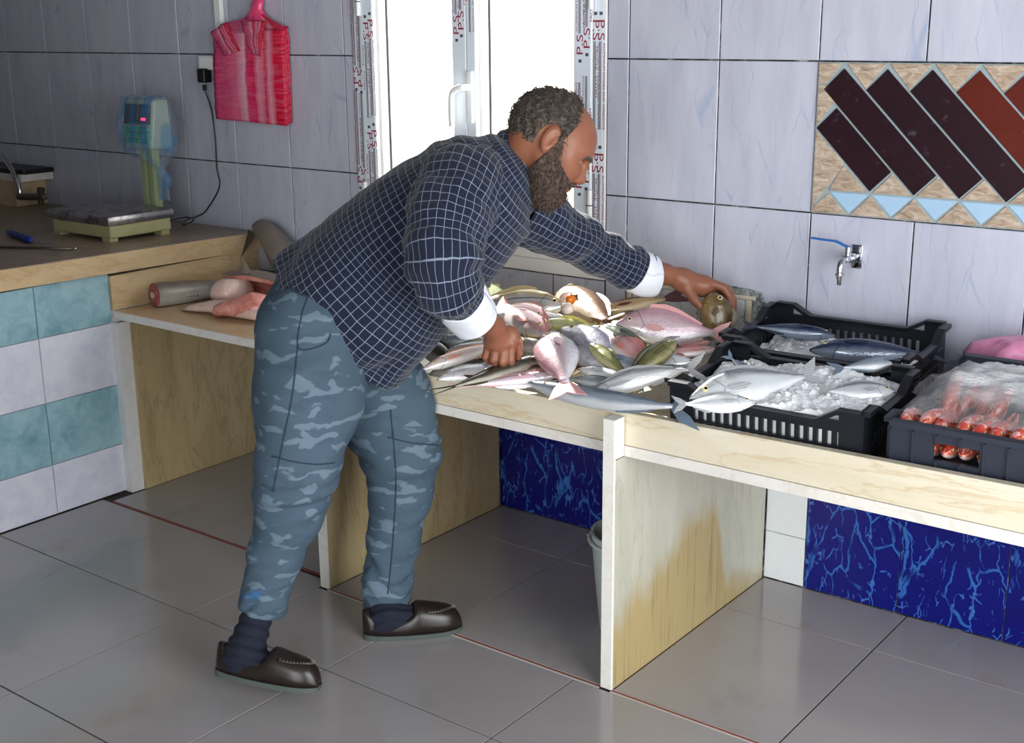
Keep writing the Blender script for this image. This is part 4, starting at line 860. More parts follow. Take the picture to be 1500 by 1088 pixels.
# middle
pf_('grey green fish lying under the striped one, snout to the left', 'fusi', 'green_grey', (844,490,.018), (944,540,-.02), .34, .5, k=.7)
pf_('green striped fish touching the belly of the large pink bream', 'fusi', 'green_striped', (866,478,.03), (972,520,-.01), .25, .5, k=.7)
pf_('violet grey trevally lying beside the round pink bream', 'bream', 'violet_grey', (822,480,.028), (932,562,-.005), .36, .36, 'R', k=.75)
pf_('yellow green wrasse with a spiny back in the middle of the heap', 'group', 'wrasse', (864,504,.035), (926,556,.0), .27, .55, 'R', k=.7, spiny=True)
pf_('small pink snapper with open mouth between green fish', 'bream', 'rose_snapper', (892,494,.035), (958,548,.0), .42, .42, 'R', k=.75)
pf_('dark olive fish lying over the others near the crate corner', 'group', 'olive', (990,500,.04), (914,556,.015), .34, .62, 'U', k=.55, tail=(.10,.6))
pf_('slender red fish lying beside the front crate', 'long', 'red_fish', (1040,500,.0), (966,540,-.02), .22, .6)
pf_('round pink bream hanging tail down over the front lip', 'bream', 'pink_bream', (810,486,.055), (832,582,.022), .40, .45, 'L', k=.95, tail=(.24,.8), fork=.35, dorsal=False)
pf_('dark barred mackerel behind the blue grey barracuda', 'fusi', 'mackerel', (914,566,.005), (818,552,.005), .22, .6)
# left, under the hand
pf_('silver fish with gold flank right of the fingers', 'long', 'silver_gold', (806,506,.012), (690,500,.012), .20, .6)
pf_('pearly white fish left of the fingers', 'long', 'white_silver', (654,514,.022), (756,500,.01), .20, .6)
pf_('black olive fish with long trailing tail under the fingers', 'thin', 'black_olive', (802,524,.016), (626,578,.012), .15, .7, tail=(.22,.5), wisps=True)
pf_('silver fish with orange snout hanging over the left end of the lip', 'long', 'orange_mouth', (620,540,.020), (748,498,.012), .17, .7, k=.7)
pf_('pale pink fish lying over the silver fish with the orange snout', 'long', 'lavender', (632,532,.032), (716,510,.02), .16, .6)
pf_('dark brown fish with pale belly line above the long pink fish', 'thin', 'dark_brown', (802,538,.014), (676,556,.008), .15, .7)
pf_('long pink fish with trailing tail filaments along the lip', 'thin', 'lavender', (818,549,.012), (660,568,.008), .15, .7, tail=(.22,.6), wisps=True)
pf_('dark grey fish with a white edge next to the hip of the man', 'bream', 'black_olive', (614,506,.02), (676,534,.0), .40, .5, k=.7)
pf_('thin lavender fish left of the white cuff', 'long', 'lavender', (706,494,.02), (630,476,.02), .19, .6)
pf_('steel blue fish in the shade of the white cuff', 'fusi', 'steel_blue', (664,470,.01), (742,482,.0), .30, .6)
pf_('grey mullet lying below the thin lavender fish', 'long', 'green_grey', (640,494,.012), (728,512,-.01), .24, .6)
# front right
pf_('long blue grey barracuda along the lip with its forked tail hanging over', 'long', 'steel_blue', (772,566,.012), (1034,606,.016), .120, .8, k=.65, bend=0.04, tail=(.20,2.6), fork=.85)
pf_('silver white fish with its tail curving up over the crate corner', 'fusi', 'white_silver', (850,580,-.01), (1036,530,.055), .19, .5, k=.75, bend=-0.05, tail=(.16,1.4), fork=.7)
# lower layer seen through the gaps
for lab, kind, mat, H, T, hr in (
  ('grey fish buried under the lime green and gold backed fish', 'group', 'green_grey', (680,470), (810,480), .34),
  ('dark brown fish buried under the violet grey trevally', 'group', 'dark_brown', (770,545), (900,520), .36),
  ('steel blue fish buried between the round bream and the hand', 'fusi', 'steel_blue', (720,505), (850,512), .36),
  ('green grey fish buried under the large pink bream', 'fusi', 'green_grey', (890,490), (1060,505), .30),
  ('silver fish buried under the dark olive fish', 'fusi', 'iced_silver', (1020,530), (860,548), .28),
  ('dark fish buried at the left end under the orange snouted fish', 'long', 'black_olive', (630,548), (770,532), .30),
  ('grey mullet buried behind the pearly white fish', 'long', 'steel_blue', (610,500), (740,490), .34),
  ('brown fish buried at the window end under the pale silver ones', 'group', 'dark_brown', (640,450), (790,450), .32)):
    pf_(lab, kind, mat, H+(-.028,), T+(-.028,), hr, .8, k=.15)
# more of the heap: what shows between the larger fish
for lab, kind, mat, H, T, hr, lf, d in (
  ('silver fish crossing under the gold backed fish at the back left', 'fusi', 'white_silver', (716,462), (812,470), .26, .012, 'U'),
  ('pale silver fish pointing at the mouth of the brown grouper', 'long', 'silver_gold', (772,460), (850,478), .30, .012, 'U'),
  ('brown speckled fish under the golden brown fish', 'group', 'brown_grouper', (962,462), (868,474), .30, .008, 'U'),
  ('small silver fish between the large pink bream and the striped fish', 'fusi', 'white_silver', (884,476), (990,500), .22, .004, 'U'),
  ('green grey fish with white belly behind the round pink bream', 'fusi', 'green_grey', (776,494), (880,508), .32, .006, 'U'),
  ('blue grey fish tail between the wrasse and the pink snapper', 'fusi', 'steel_blue', (880,520), (975,556), .30, .010, 'U'),
  ('silver fish under the tail of the violet grey trevally', 'fusi', 'white_silver', (846,540), (950,566), .26, .006, 'U'),
  ('mackerel lying between the dark olive fish and the silver white one', 'fusi', 'mackerel', (1004,536), (896,562), .22, .010, 'U'),
  ('rose fish lying under the slender red one by the crate', 'long', 'rose_snapper', (1052,512), (958,520), .22, -.004, 'U'),
  ('grey silver fish below the fingertips', 'long', 'iced_silver', (690,540), (800,528), .20, .006, 'U'),
  ('white bellied fish at the left end above the black olive tail', 'fusi', 'white_silver', (640,556), (740,530), .24, .004, 'U'),
  ('dark blue fish behind the pearly white fish', 'fusi', 'steel_blue', (640,500), (746,492), .24, .014, 'U'),
  ('pink grey fish touching the hip of the man', 'long', 'lavender', (628,486), (700,476), .24, .010, 'U'),
  ('small silver fish on the lip between the pink filaments and the barracuda', 'long', 'iced_silver', (724,566), (806,560), .20, .006, 'U'),
  ('green grey fish behind the lavender fish by the window wall', 'fusi', 'green_grey', (690,446), (600,462), .30, .006, 'U'),
  ('silver fish lying at the foot of the window wall', 'fusi', 'iced_silver', (760,432), (650,446), .22, .004, 'U')):
    pf_(lab, kind, mat, H+(lf,), T+(lf-.012,), hr, .6, d, .5)
# the grouper held in the hand by the wall
place_fish('fish', 'brown grouper held upright in the outstretched hand by the wall', 'group', 'held_grouper', at_y(1046,428,-.175), at_y(1052,512,-.215), .62, .60, 'R', .9, group=None, tail=(.10,.5))

# ------------------------------------------------------------------ fish in the crates
def cp_(cr, u, v, z): return at_z(u, v, z)
GI = 'fish bedded in ice in the crates'
for lab, kind, mat, H, T, hr, wr, d, k in (
  ('large silver fish on top of the ice in the front crate', 'fusi', 'iced_silver', at_z(1010,584,.865), at_z(1205,546,.895), .32, .5, 'U', .6),
  ('silver fish at the left front of the ice in the front crate', 'fusi', 'iced_silver', at_z(1108,590,.862), at_z(985,592,.862), .30, .5, 'U', .5),
  ('silver fish half under ice at the right end of the front crate', 'fusi', 'iced_silver', at_z(1312,574,.873), at_z(1196,572,.873), .34, .5, 'U', .5),
  ('dark fish tail standing up in the left corner of the front crate', 'fusi', 'steel_blue', at_z(1120,566,.86), at_z(1062,517,.93), .26, .5, 'U', .7),
  ('large navy tuna on the right of the back crate', 'fusi', 'navy_tuna', at_z(1186,512,.89), at_z(1385,520,.885), .26, .8, 'U', .3),
  ('navy tuna with brown tail against the wall side of the back crate', 'fusi', 'navy_tuna', at_z(1225,492,.885), at_z(1088,476,.91), .22, .8, 'U', .3),
  ('grey tuna at the front of the back crate', 'fusi', 'steel_blue', at_z(1345,529,.905), at_z(1215,540,.895), .24, .7, 'U', .4)):
    place_fish('fish', lab, kind, mat, H, T, hr, wr, d, k, group=GI, dorsal=True)
# red mullets packed under film in the right crate: one is built, the rest are copies
def copy_tree(o, parent=None):
    c = o.copy(); COL.objects.link(c); c.parent = parent
    for ch in list(o.children): copy_tree(ch, c)
    return c
m0 = tag(empty('red_mullet'), 'red mullet packed side by side under film in the slate crate', 'fish', 'red mullets in the slate crate')
fish_into(m0, 0.19, 0.050, 0.036, 'group', FM['red_mullet'], res=0.75, dorsal=False, mouth=True)
rnd = random.Random(4); first = True
ORD = ['leftmost','second','third','fourth','fifth','sixth','seventh','eighth','ninth']
def mullet(pos, d, up, i, row):
    global first
    o = m0 if first else copy_tree(m0); first = False
    o['label'] = 'red mullet, '+ORD[i]+' from the left in the '+row if i else 'red mullet at the left end of the '+row
    x = Vector(d).normalized(); z = Vector(up); z = (z-x*z.dot(x)).normalized(); y = z.cross(x); M = Matrix((x, y, z)).transposed().to_4x4(); M.translation = pos; o.matrix_basis = M
for i in range(9): mullet(in_crate(cr_right, -0.165+0.0405*i+rnd.uniform(-.004,.004), -0.236+rnd.uniform(-.004,.006), 0.166+rnd.uniform(-.006,.006)), (rnd.uniform(-.15,.15), 1, -0.10), (rnd.uniform(-.3,.3), 0, 1), i, 'upper front row under the film')
for i in range(5): mullet(in_crate(cr_right, -0.150+0.041*i, -0.236, 0.108+rnd.uniform(-.004,.004)), (rnd.uniform(-.1,.1), 1, -0.05), (rnd.uniform(-.3,.3), 0, 1), i, 'lower row behind the crate cutout')
for i in range(8): mullet(in_crate(cr_right, -0.150+0.043*i, 0.115+rnd.uniform(-.03,.05), 0.168+rnd.uniform(-.012,.012)), (rnd.uniform(-.3,.3), -0.5, -0.75), (rnd.uniform(-.4,.4), -1, .3), i, 'back row of the slate crate')
def m_clear():
    k = NT('clear_film', 0.15); n = k.noise(k.coord(), 9, 4, 0.6); k.color(C8(236,238,242)); k.bump(k.noise(k.mapv(k.coord(), (1,2.2,1)), 26, 5, 0.65, 1.5), 0.8, 0.012)
    x, y, z = k.xyz(k.coord()); core = k.math('MULTIPLY', k.step(x, 2.64, 2.72), k.math('MULTIPLY', k.step(y, -0.745, -0.67), k.step(y, -0.40, -0.48)))
    al = k.math('MULTIPLY_ADD', k.math('ADD', core, k.math('MULTIPLY', n, 0.25)), 0.72, 0.06)
    tr = k.n.new('ShaderNodeBsdfTransparent'); mx = k.n.new('ShaderNodeMixShader'); k.l.new(al, mx.inputs[0]); k.l.new(tr.outputs[0], mx.inputs[1]); k.l.new(k.b.outputs[0], mx.inputs[2]); k.l.new(mx.outputs[0], k.out.inputs[0]); return k.m
bm = bmesh.new(); g = []
for i in range(41):
    row = []
    for j in range(41):
        s, t = i/40, j/40; x = -0.178+0.365*s; y = -0.205+0.345*t; edge = min(s, 1-s, t, 1-t)
        z = 0.178+0.050*min(1, edge*5)**0.7+0.010*noise.noise(Vector((x*22, y*22, 2)))+0.005*noise.noise(Vector((x*60, y*50, 5)))+0.016*math.exp(-((t-.45)/.25)**2)
        if s < 0.06 and 0.3 < t < .7: x -= 0.02
        row.append(bm.verts.new(in_crate(cr_right, x, y, z)))
    g.append(row)
for i in range(40):
    for j in range(40): bm.faces.new((g[i][j], g[i+1][j], g[i+1][j+1], g[i][j+1]))
pb = thing('plastic_bag', 'clear icy plastic bag lying over the red mullets', 'bag', in_crate(cr_right, 0, 0, 0.2)); link('bag_film', bm_mesh(bm, 'bag_film', True), m_clear(), pb)
pk = thing('plastic_bag', 'crumpled pink plastic bag behind the slate crate', 'bag', (2.72,-0.16,slabz(-.16)))
rings = [((2.68,-0.155,0.756),0.11,0.06,1,X3,Y3),((2.69,-0.155,0.82),0.13,0.075,1,X3,Y3),((2.70,-0.155,0.89),0.15,0.08,1,X3,Y3),((2.71,-0.155,0.925),0.13,0.07,1,X3,Y3),((2.71,-0.155,0.945),0.08,0.05,1,X3,Y3),((2.72,-0.155,0.955),0.02,0.02,1,X3,Y3)]
M_PKF = plain('pink_film', (240,146,186), 0.22, var=0.35, vscale=24, bump=0.8)
link('bag_film', skin_rings('bag_film', rings, None, 48, 0.026, 7, (True, True), 30), M_PKF, pk)

# ------------------------------------------------------------------ cut fish on the marble shelf
M_SKIN = plain('grey_shark_skin', (132,122,112), 0.45, var=0.22, vscale=14); M_FLESH = None
def m_flesh(nm, a, b, sc=24):
    k = NT(nm, 0.25, 0.6); n = k.noise(k.coord(), sc, 5, 0.65, 0.8); k.color(k.ramp(n, [(0.32, C8(*a)), (0.62, C8(*b))])); k.bump(n, 0.3, 0.004); return k.m
M_RED = m_flesh('red_flesh', (120,52,54), (172,94,94)); M_PINKF = m_flesh('pink_flesh', (206,110,100), (232,168,154)); M_PALEF = m_flesh('pale_flesh', (226,190,176), (238,214,204)); M_BONE = plain('bone', (204,180,172), 0.5)
tp_ = thing('fish_tail_piece', 'cut grey fish tail piece showing red flesh and bone, left on the shelf', 'fish piece', (-0.38,-0.52,0.722))
A0, A1 = Vector((-0.372,-0.600,0.770)), Vector((-0.318,-0.330,0.757)); ax = (A1-A0).normalized(); sx = ax.cross(Vector((0,0,1))).normalized(); sz = sx.cross(ax)
rg = [(A0.lerp(A1, t), r*1.06, r*0.96, 1, sx, sz) for t, r in ((0,.047),(.05,.049),(.3,.047),(.6,.042),(.85,.036),(1.0,.032),(1.03,.02))]
def m_tailskin():
    k = NT('silver_grey_skin', 0.3, 0.6); x, y, z = k.xyz(k.coord()); n = k.noise(k.coord(), 20, 4)
    c = k.ramp(k.math('ADD', k.step(z, 0.73, 0.83), k.math('MULTIPLY_ADD', n, 0.3, -.15)), [(0.1, C8(188,186,180)), (0.45, C8(150,146,136)), (0.9, C8(96,88,78))])
    k.color(c); return k.m
link('skin', skin_rings('skin', rg, m_tailskin(), 28, 0.002, 3, (False, True)), None, tp_); tp_.children[0].data.materials.append(m_tailskin())
link('cut_flesh', skin_rings('cut_flesh', [(A0-ax*.004, .004, .004, 1, sx, sz),(A0-ax*.005, .027, .025, 1, sx, sz),(A0-ax*.002, .043, .040, 1, sx, sz),(A0+ax*.004, .048, .044, 1, sx, sz)], M_RED, 28, 0.003, 5, (True, False)), M_RED, tp_)
bm = bmesh.new(); cyl(bm, A0-ax*.010, A0+ax*.01, 0.012, seg=14); link('spine_bone', bm_mesh(bm, 'spine_bone', True, 40), M_BONE, tp_)
bm = bmesh.new()
for i in range(10):
    t = .08+i*.055; p = A0.lerp(A1, t)+sx*(0.049-.010*t)*0.98-sz*0.004+Vector((0,0,-.006)); bmesh.ops.create_icosphere(bm, subdivisions=1, radius=0.004, matrix=Matrix.Translation(p))
link('scute_row', bm_mesh(bm, 'scute_row', True), plain('dark_scutes', (70,62,50), 0.4), tp_)['kind'] = 'stuff'
sh = thing('shark_chunk', 'opened grey shark chunk with pink belly cavity and small fin on the shelf', 'fish piece', (-0.05,-0.45,0.722))
def arch(name, mat, x0, x1, cy, cz, r0, a0, a1, th, n=20, m=14, flare=0.0):
    bm = bmesh.new(); lay = []
    for s in (0, 1):
        g = []
        for i in range(n+1):
            t = i/n; row = []
            for j in range(m+1):
                a = a0+(a1-a0)*j/m; rr = (r0*(0.55+0.45*math.sin(PI*min(1, .25+t*.75)))-(th if s else 0))*(1+0.06*noise.noise(Vector((t*5, a*2, s*.1+3))))
                row.append(bm.verts.new((x0+(x1-x0)*t, cy+rr*math.cos(a), cz+rr*math.sin(a)*0.9)))
            g.append(row)
        lay.append(g)
    for s in (0, 1):
        for i in range(n):
            for j in range(m): bm.faces.new((lay[s][i][j], lay[s][i+1][j], lay[s][i+1][j+1], lay[s][i][j+1]))
    for i in range(n):
        for j in (0, m): bm.faces.new((lay[0][i][j], lay[1][i][j], lay[1][i+1][j], lay[0][i+1][j]))
    for j in range(m):
        for i in (0, n): bm.faces.new((lay[0][i][j], lay[0][i][j+1], lay[1][i][j+1], lay[1][i][j]))
    return link(name, bm_mesh(bm, name, True, 60), mat, sh)
arch('skin', M_SKIN, -0.22, 0.30, -0.36, 0.735, 0.135, 0.0, 1.85, 0.006)
arch('belly_wall', M_PINKF, -0.20, 0.30, -0.36, 0.735, 0.128, 0.0, 1.83, 0.02)
link('nose_flesh', skin_rings('nose_flesh', [((-0.235,-0.40,0.78),.01,.012,1,Y3,Z3),((-0.225,-0.40,0.775),.045,.035,1,Y3,Z3),((-0.19,-0.41,0.775),.07,.05,1,Y3,Z3),((-0.14,-0.41,0.78),.075,.052,1,Y3,Z3),((-0.10,-0.40,0.78),.06,.045,1,Y3,Z3)], M_PALEF, 24, .006, 2, (True, True)), M_PALEF, sh)
link('belly_flap', skin_rings('belly_flap', [((-0.235,-0.575,0.728),.006,.004,1,Y3,Z3),((-0.19,-0.56,0.738),.028,.014,1,Y3,Z3),((-0.10,-0.535,0.748),.045,.024,1,Y3,Z3),((0.0,-0.525,0.750),.055,.027,1,Y3,Z3),((0.12,-0.52,0.752),.06,.03,1,Y3,Z3),((0.24,-0.51,0.750),.05,.026,1,Y3,Z3)], M_PALEF, 24, .007, 4, (True, True)), M_PALEF, sh)
link('red_gut', skin_rings('red_gut', [((-0.06,-0.56,0.745),.02,.02,1,Y3,Z3),((-0.03,-0.565,0.748),.035,.026,1,Y3,Z3),((0.02,-0.555,0.765),.04,.035,1,Y3,Z3),((0.10,-0.53,0.775),.05,.045,1,Y3,Z3),((0.18,-0.50,0.775),.04,.04,1,Y3,Z3)], M_PINKF, 20, .01, 8, (True, True)), M_PINKF, sh)
def wedge(name, pts, th, mat, parent):
    a, b, c = [Vector(p) for p in pts]; n = (b-a).cross(c-a).normalized()*th; bm = bmesh.new(); mid = (a+b)/2
    v = [bm.verts.new(p) for p in (a-n*.2, b-n*.2, c, a+n*.2, b+n*.2, mid+n, mid-n)]
    for f in ((0,6,2),(6,1,2),(3,2,5),(5,2,4),(0,2,3),(1,4,2),(0,3,5,6),(6,5,4,1)): bm.faces.new([v[i] for i in f])
    return link(name, bm_mesh(bm, name), mat, parent)
wedge('dorsal_fin', [(-0.115,-0.385,0.850),(-0.055,-0.385,0.855),(-0.105,-0.385,0.918)], .006, M_SKIN, sh)
sg = thing('shark_tail', 'dark grey shark body with a hanging fin behind the back of the man', 'fish piece', (-0.2,-0.12,0.722))
link('skin', skin_rings('skin', [((-0.405,-0.050,0.960),.018,.014,1,Y3,Z3),((-0.37,-0.055,0.962),.04,.03,1,Y3,Z3),((-0.30,-0.075,0.940),.05,.05,1,Y3,Z3),((-0.22,-0.10,0.890),.06,.075,1,Y3,Z3),((-0.12,-0.12,0.82),.07,.085,1,Y3,Z3),((0.0,-0.13,0.785),.075,.062,1,Y3,Z3),((0.15,-0.14,0.775),.07,.052,1,Y3,Z3),((0.35,-0.14,0.762),.05,.038,1,Y3,Z3)], M_SKIN, 26, .004, 6, (True, True)), M_SKIN, sg)
wedge('hanging_fin', [(-0.385,-0.10,0.955),(-0.335,-0.115,0.935),(-0.372,-0.165,0.845)], .008, plain('dark_fin_skin', (74,60,50), 0.45), sg)
# ------------------------------------------------------------------ signed distance modelling
def sdf_mesh(name, f, lo, hi, h, lip=1.6):
    """surface nets on the cells a coarse-to-fine search leaves: one closed, smooth mesh"""
    lo = np.array(lo, float); hi = np.array(hi, float); s = 8; H = h*s
    n = np.ceil((hi-lo)/H).astype(int); idx = np.stack(np.meshgrid(*[np.arange(k) for k in n], indexing='ij'), -1).reshape(-1, 3)
    while True:
        d = f(lo+(idx+0.5)*H); idx = idx[np.abs(d) < H*0.87*lip+1e-4]
        if s == 1: break
        off = np.array([(a,b,c) for a in (0,1) for b in (0,1) for c in (0,1)]); idx = (idx[:,None,:]*2+off[None]).reshape(-1, 3); s //= 2; H = h*s
    off = np.array([(a,b,c) for a in (0,1) for b in (0,1) for c in (0,1)]); N = int(idx.max())+4
    key = lambda q: (q[...,0]*N+q[...,1])*N+q[...,2]
    cor = idx[:,None,:]+off[None]; ck = key(cor); uk, inv = np.unique(ck, return_inverse=True); inv = inv.reshape(ck.shape)
    ux = np.stack((uk//(N*N), (uk//N) % N, uk % N), -1); dv = f(lo+ux*h); D = dv[inv]
    act = (D.min(1) < 0) & (D.max(1) >= 0); idx = idx[act]; D = D[act]
    E = [(0,4),(1,5),(2,6),(3,7),(0,2),(1,3),(4,6),(5,7),(0,1),(2,3),(4,5),(6,7)]
    acc = np.zeros((len(idx), 3)); cnt = np.zeros(len(idx))
    for a, b in E:
        da, db = D[:,a], D[:,b]; c = (da < 0) != (db < 0); t = np.where(c, da/np.where(c, da-db, 1), 0)
        acc += np.where(c[:,None], off[a]+(off[b]-off[a])*t[:,None], 0); cnt += c
    V = lo+(idx+acc/cnt[:,None])*h
    ik = key(idx); order = np.argsort(ik); sk = ik[order]
    def find(q):
        k = key(q); p = np.clip(np.searchsorted(sk, k), 0, len(sk)-1); return np.where(sk[p] == k, order[p], -1)
    faces = []
    for ax, (a, b) in enumerate(((0,4),(0,2),(0,1))):
        da, db = D[:,a], D[:,b]; c = (da < 0) != (db < 0); q = idx[c]; fl = da[c] < 0
        e1 = np.zeros(3, int); e2 = np.zeros(3, int); e1[(ax+1) % 3] = 1; e2[(ax+2) % 3] = 1
        g = np.stack((find(q), find(q-e1), find(q-e1-e2), find(q-e2)), -1); ok = (g >= 0).all(1); g = g[ok]; fl = fl[ok]
        g[~fl] = g[~fl][:, ::-1]; faces.append(g)
    Fc = np.concatenate(faces); me = bpy.data.meshes.new(name); me.vertices.add(len(V)); me.vertices.foreach_set('co', V.astype(np.float32).ravel())
    me.loops.add(Fc.size); me.loops.foreach_set('vertex_index', Fc.astype(np.int32).ravel()); me.polygons.add(len(Fc)); me.polygons.foreach_set('loop_start', np.arange(0, Fc.size, 4, dtype=np.int32)); me.polygons.foreach_set('use_smooth', np.ones(len(Fc), bool)); me.update(calc_edges=True); me.validate(); return me
def A3(p): return np.array([p[0], p[1], p[2]], float)
def cone(p, a, b, ra, rb):           # round cone
    a = A3(a); b = A3(b); ba = b-a; l2 = ba@ba; t = np.clip((p-a)@ba/l2, 0, 1); return np.linalg.norm(p-a-t[:,None]*ba, axis=1)-(ra+(rb-ra)*t)
def ell(p, c, r, R=None):            # ellipsoid; R rows = its axes
    q = p-A3(c); q = q@np.array(R).T if R is not None else q; r = np.array(r, float)
    k0 = np.linalg.norm(q/r, axis=1); k1 = np.linalg.norm(q/(r*r), axis=1); return k0*(k0-1)/np.maximum(k1, 1e-6)
def smin(a, b, k): h = np.maximum(k-np.abs(a-b), 0)/k; return np.minimum(a, b)-h*h*k*0.25
def smax(a, b, k): return -smin(-a, -b, k)
def chain(p, pts, rad, k=0.02, d=None):
    for (a, b), (ra, rb) in zip(zip(pts, pts[1:]), zip(rad, rad[1:])):
        c = cone(p, a, b, ra, rb); d = c if d is None else smin(d, c, k)
    return d
def wav(p, fr, seed=0):              # cheap smooth noise, about -1..1
    r = np.random.RandomState(seed); s = np.zeros(len(p))
    for i in range(5): k = r.normal(size=3)*fr*(0.7+0.25*i); s += np.sin(p@k+r.uniform(0, 6.28))*(0.9**i)
    return s/2.6
P = at_d
# ------------------------------------------------------------------ the man: joints
pel = P(468,482,3.56)
hipN, kneeN, ankN = P(446,500,3.46), P(437,688,3.40), P(378,905,3.50)
hipF, kneeF, ankF = P(528,512,3.68), P(590,668,3.74), P(566,892,3.83)
neck0, neck1 = P(752,250,3.40), P(792,222,3.355)
shN, elN, wrN = P(668,262,3.23), P(650,402,3.15), P(711,462,3.38)
shF, elF, wrF = P(770,300,3.54), P(868,362,3.70), P(972,401,3.83)
# head frame: forward f (down to the right), up u, side s towards the camera
hp = math.radians(33); yaw = math.radians(-7)
hf = (AR*math.cos(hp)-AU*math.sin(hp)); hu = (AR*math.sin(hp)+AU*math.cos(hp)); hs = -AD.copy()
hf, hs = hf*math.cos(yaw)+hs*math.sin(yaw), hs*math.cos(yaw)-hf*math.sin(yaw)
HC = P(806,203,3.335); HS = 1.10            # centre of the cranium, size
HR = np.array([hf, hs, hu])
def hl(p): return ((p-A3(HC))@HR.T)/HS
def HW(x, y, z): return HC+(hf*x+hs*y+hu*z)*HS
def head_sdf(p, hair=False):
    q = hl(p); m = q.copy(); m[:,1] = np.abs(m[:,1])
    d = ell(q, (-0.006,0,0.018), (0.100,0.076,0.093))                      # cranium
    d = smin(d, ell(q, (0.047,0,-0.002), (0.057,0.064,0.072)), 0.05)        # forehead and face block
    d = smin(d, ell(q, (0.050,0,-0.070), (0.044,0.050,0.050)), 0.04)        # jaw and mouth
    d = smin(d, ell(q, (0.066,0,-0.107), (0.024,0.026,0.018)), 0.035)       # chin
    d = smin(d, cone(m, (0.000,0.056,-0.050), (0.052,0.034,-0.098), 0.016, 0.014), 0.03)   # jaw line
    d = smin(d, cone(m, (0.052,0.052,-0.022), (0.076,0.034,-0.036), 0.012, 0.014), 0.03)   # cheek bone
    d = smin(d, cone(m, (0.088,0.012,0.006), (0.072,0.046,0.008), 0.011, 0.010), 0.018)    # brow ridge
    d = smax(d, -ell(m, (0.094,0.031,-0.013), (0.020,0.016,0.011)), 0.016)                 # eye sockets
    d = smin(d, ell(m, (0.074,0.031,-0.012), (0.0125,0.0135,0.0115)), 0.006)               # eyeballs under lids
    d = smin(d, cone(q, (0.094,0,0.000), (0.115,0,-0.040), 0.0085, 0.0120), 0.014)         # nose bridge
    d = smin(d, cone(m, (0.108,0.010,-0.047), (0.098,0.015,-0.048), 0.0085, 0.007), 0.008) # nostril wings
    d = smin(d, cone(m, (0.100,0.0,-0.070), (0.088,0.020,-0.073), 0.0075, 0.005), 0.010)   # upper lip
    d = smin(d, cone(m, (0.096,0.0,-0.082), (0.086,0.018,-0.080), 0.0080, 0.005), 0.008)   # lower lip
    d = smax(d, -cone(m, (0.112,0,-0.0765), (0.086,0.022,-0.0765), 0.0016, 0.0012), 0.004)
    if not hair:
        er = smin(ell(m, (-0.004,0.079,-0.012), (0.019,0.008,0.032)), ell(m, (0.000,0.076,-0.036), (0.011,0.008,0.012)), 0.008)   # ears
        er = smax(er, -ell(m, (0.001,0.089,-0.010), (0.011,0.008,0.020)), 0.006)
        er = smin(er, cone(m, (0.006,0.079,-0.014), (0.006,0.082,-0.026), 0.004, 0.004), 0.005)
        d = smin(d, er, 0.008)
    return d*HS
def neck_sdf(p): return smin(cone(p, neck0, neck1, 0.068, 0.060), cone(p, HW(-.03,0,-.05), neck0, 0.058, 0.068), 0.03)
# hands ------------------------------------------------------------
def fingers(p, lst, d=None, k=0.006):
    for pts, rad in lst:
        c = chain(p, pts, rad, 0.003); d = c if d is None else smin(d, c, k)
    return d
dn = 3.46      # near hand, back of the hand to the camera, fingers curled down round a fish
def handN(p):
    d = chain(p, [wrN, P(722,478,3.44), P(731,496,3.485)], [0.0275,0.030,0.032], 0.02)
    d = smin(d, cone(p, P(722,494,3.475), P(750,488,3.480), 0.019, 0.018), 0.025)
    d = smin(d, cone(p, P(718,504,3.485), P(754,498,3.485), 0.0150, 0.0155), 0.02)
    fs = [([P(715,506,3.49), P(711,522,3.500), P(716,529,3.525), P(722,530,3.545)], [.0115,.0102,.0092,.0080]),
          ([P(726,509,3.485), P(723,526,3.490), P(727,536,3.515), P(732,537,3.54)], [.0128,.0112,.0100,.0085]),
          ([P(738,508,3.48), P(736,529,3.485), P(738,539,3.51), P(742,540,3.54)], [.0132,.0118,.0104,.0088]),
          ([P(749,505,3.48), P(748,527,3.485), P(749,537,3.51), P(752,538,3.54)], [.0128,.0114,.0100,.0086]),
          ([P(745,484,3.48), P(758,500,3.50), P(760,517,3.515), P(757,530,3.535)], [.0165,.0140,.0118,.0098])]
    d = fingers(p, fs, d, 0.005)
    for u, v in ((726,507),(738,505),(749,503)): d = smin(d, ell(p, P(u,v,3.472), (.011,.011,.011)), 0.008)
    return d
def handF(p):
    d = chain(p, [wrF, P(1000,409,3.86), P(1028,419,3.885)], [0.0285,0.031,0.034], 0.02)
    d = smin(d, cone(p, P(1036,416,3.865), P(1048,424,3.93), 0.0185, 0.0175), 0.022)
    d = smin(d, cone(p, P(1004,416,3.855), P(1030,420,3.87), 0.026, 0.022), 0.02)
    fs = [([P(1008,424,3.845), P(1018,440,3.838), P(1027,450,3.842), P(1034,458,3.85)], [.0185,.0145,.0120,.0100]),
          ([P(1042,415,3.862), P(1060,421,3.86), P(1068,433,3.862), P(1070,446,3.868)], [.0140,.0122,.0108,.0092]),
          ([P(1046,417,3.885), P(1065,424,3.885), P(1073,437,3.888), P(1074,451,3.892)], [.0140,.0122,.0108,.0092]),
          ([P(1047,420,3.91), P(1066,427,3.912), P(1074,440,3.915), P(1075,453,3.918)], [.0135,.0118,.0104,.0090]),
          ([P(1047,424,3.93), P(1063,431,3.935), P(1070,443,3.938), P(1071,453,3.94)], [.0120,.0104,.0094,.0082])]
    return fingers(p, fs, d, 0.006)
chestC = P(672,322,3.38); bellyC = P(560,415,3.48)
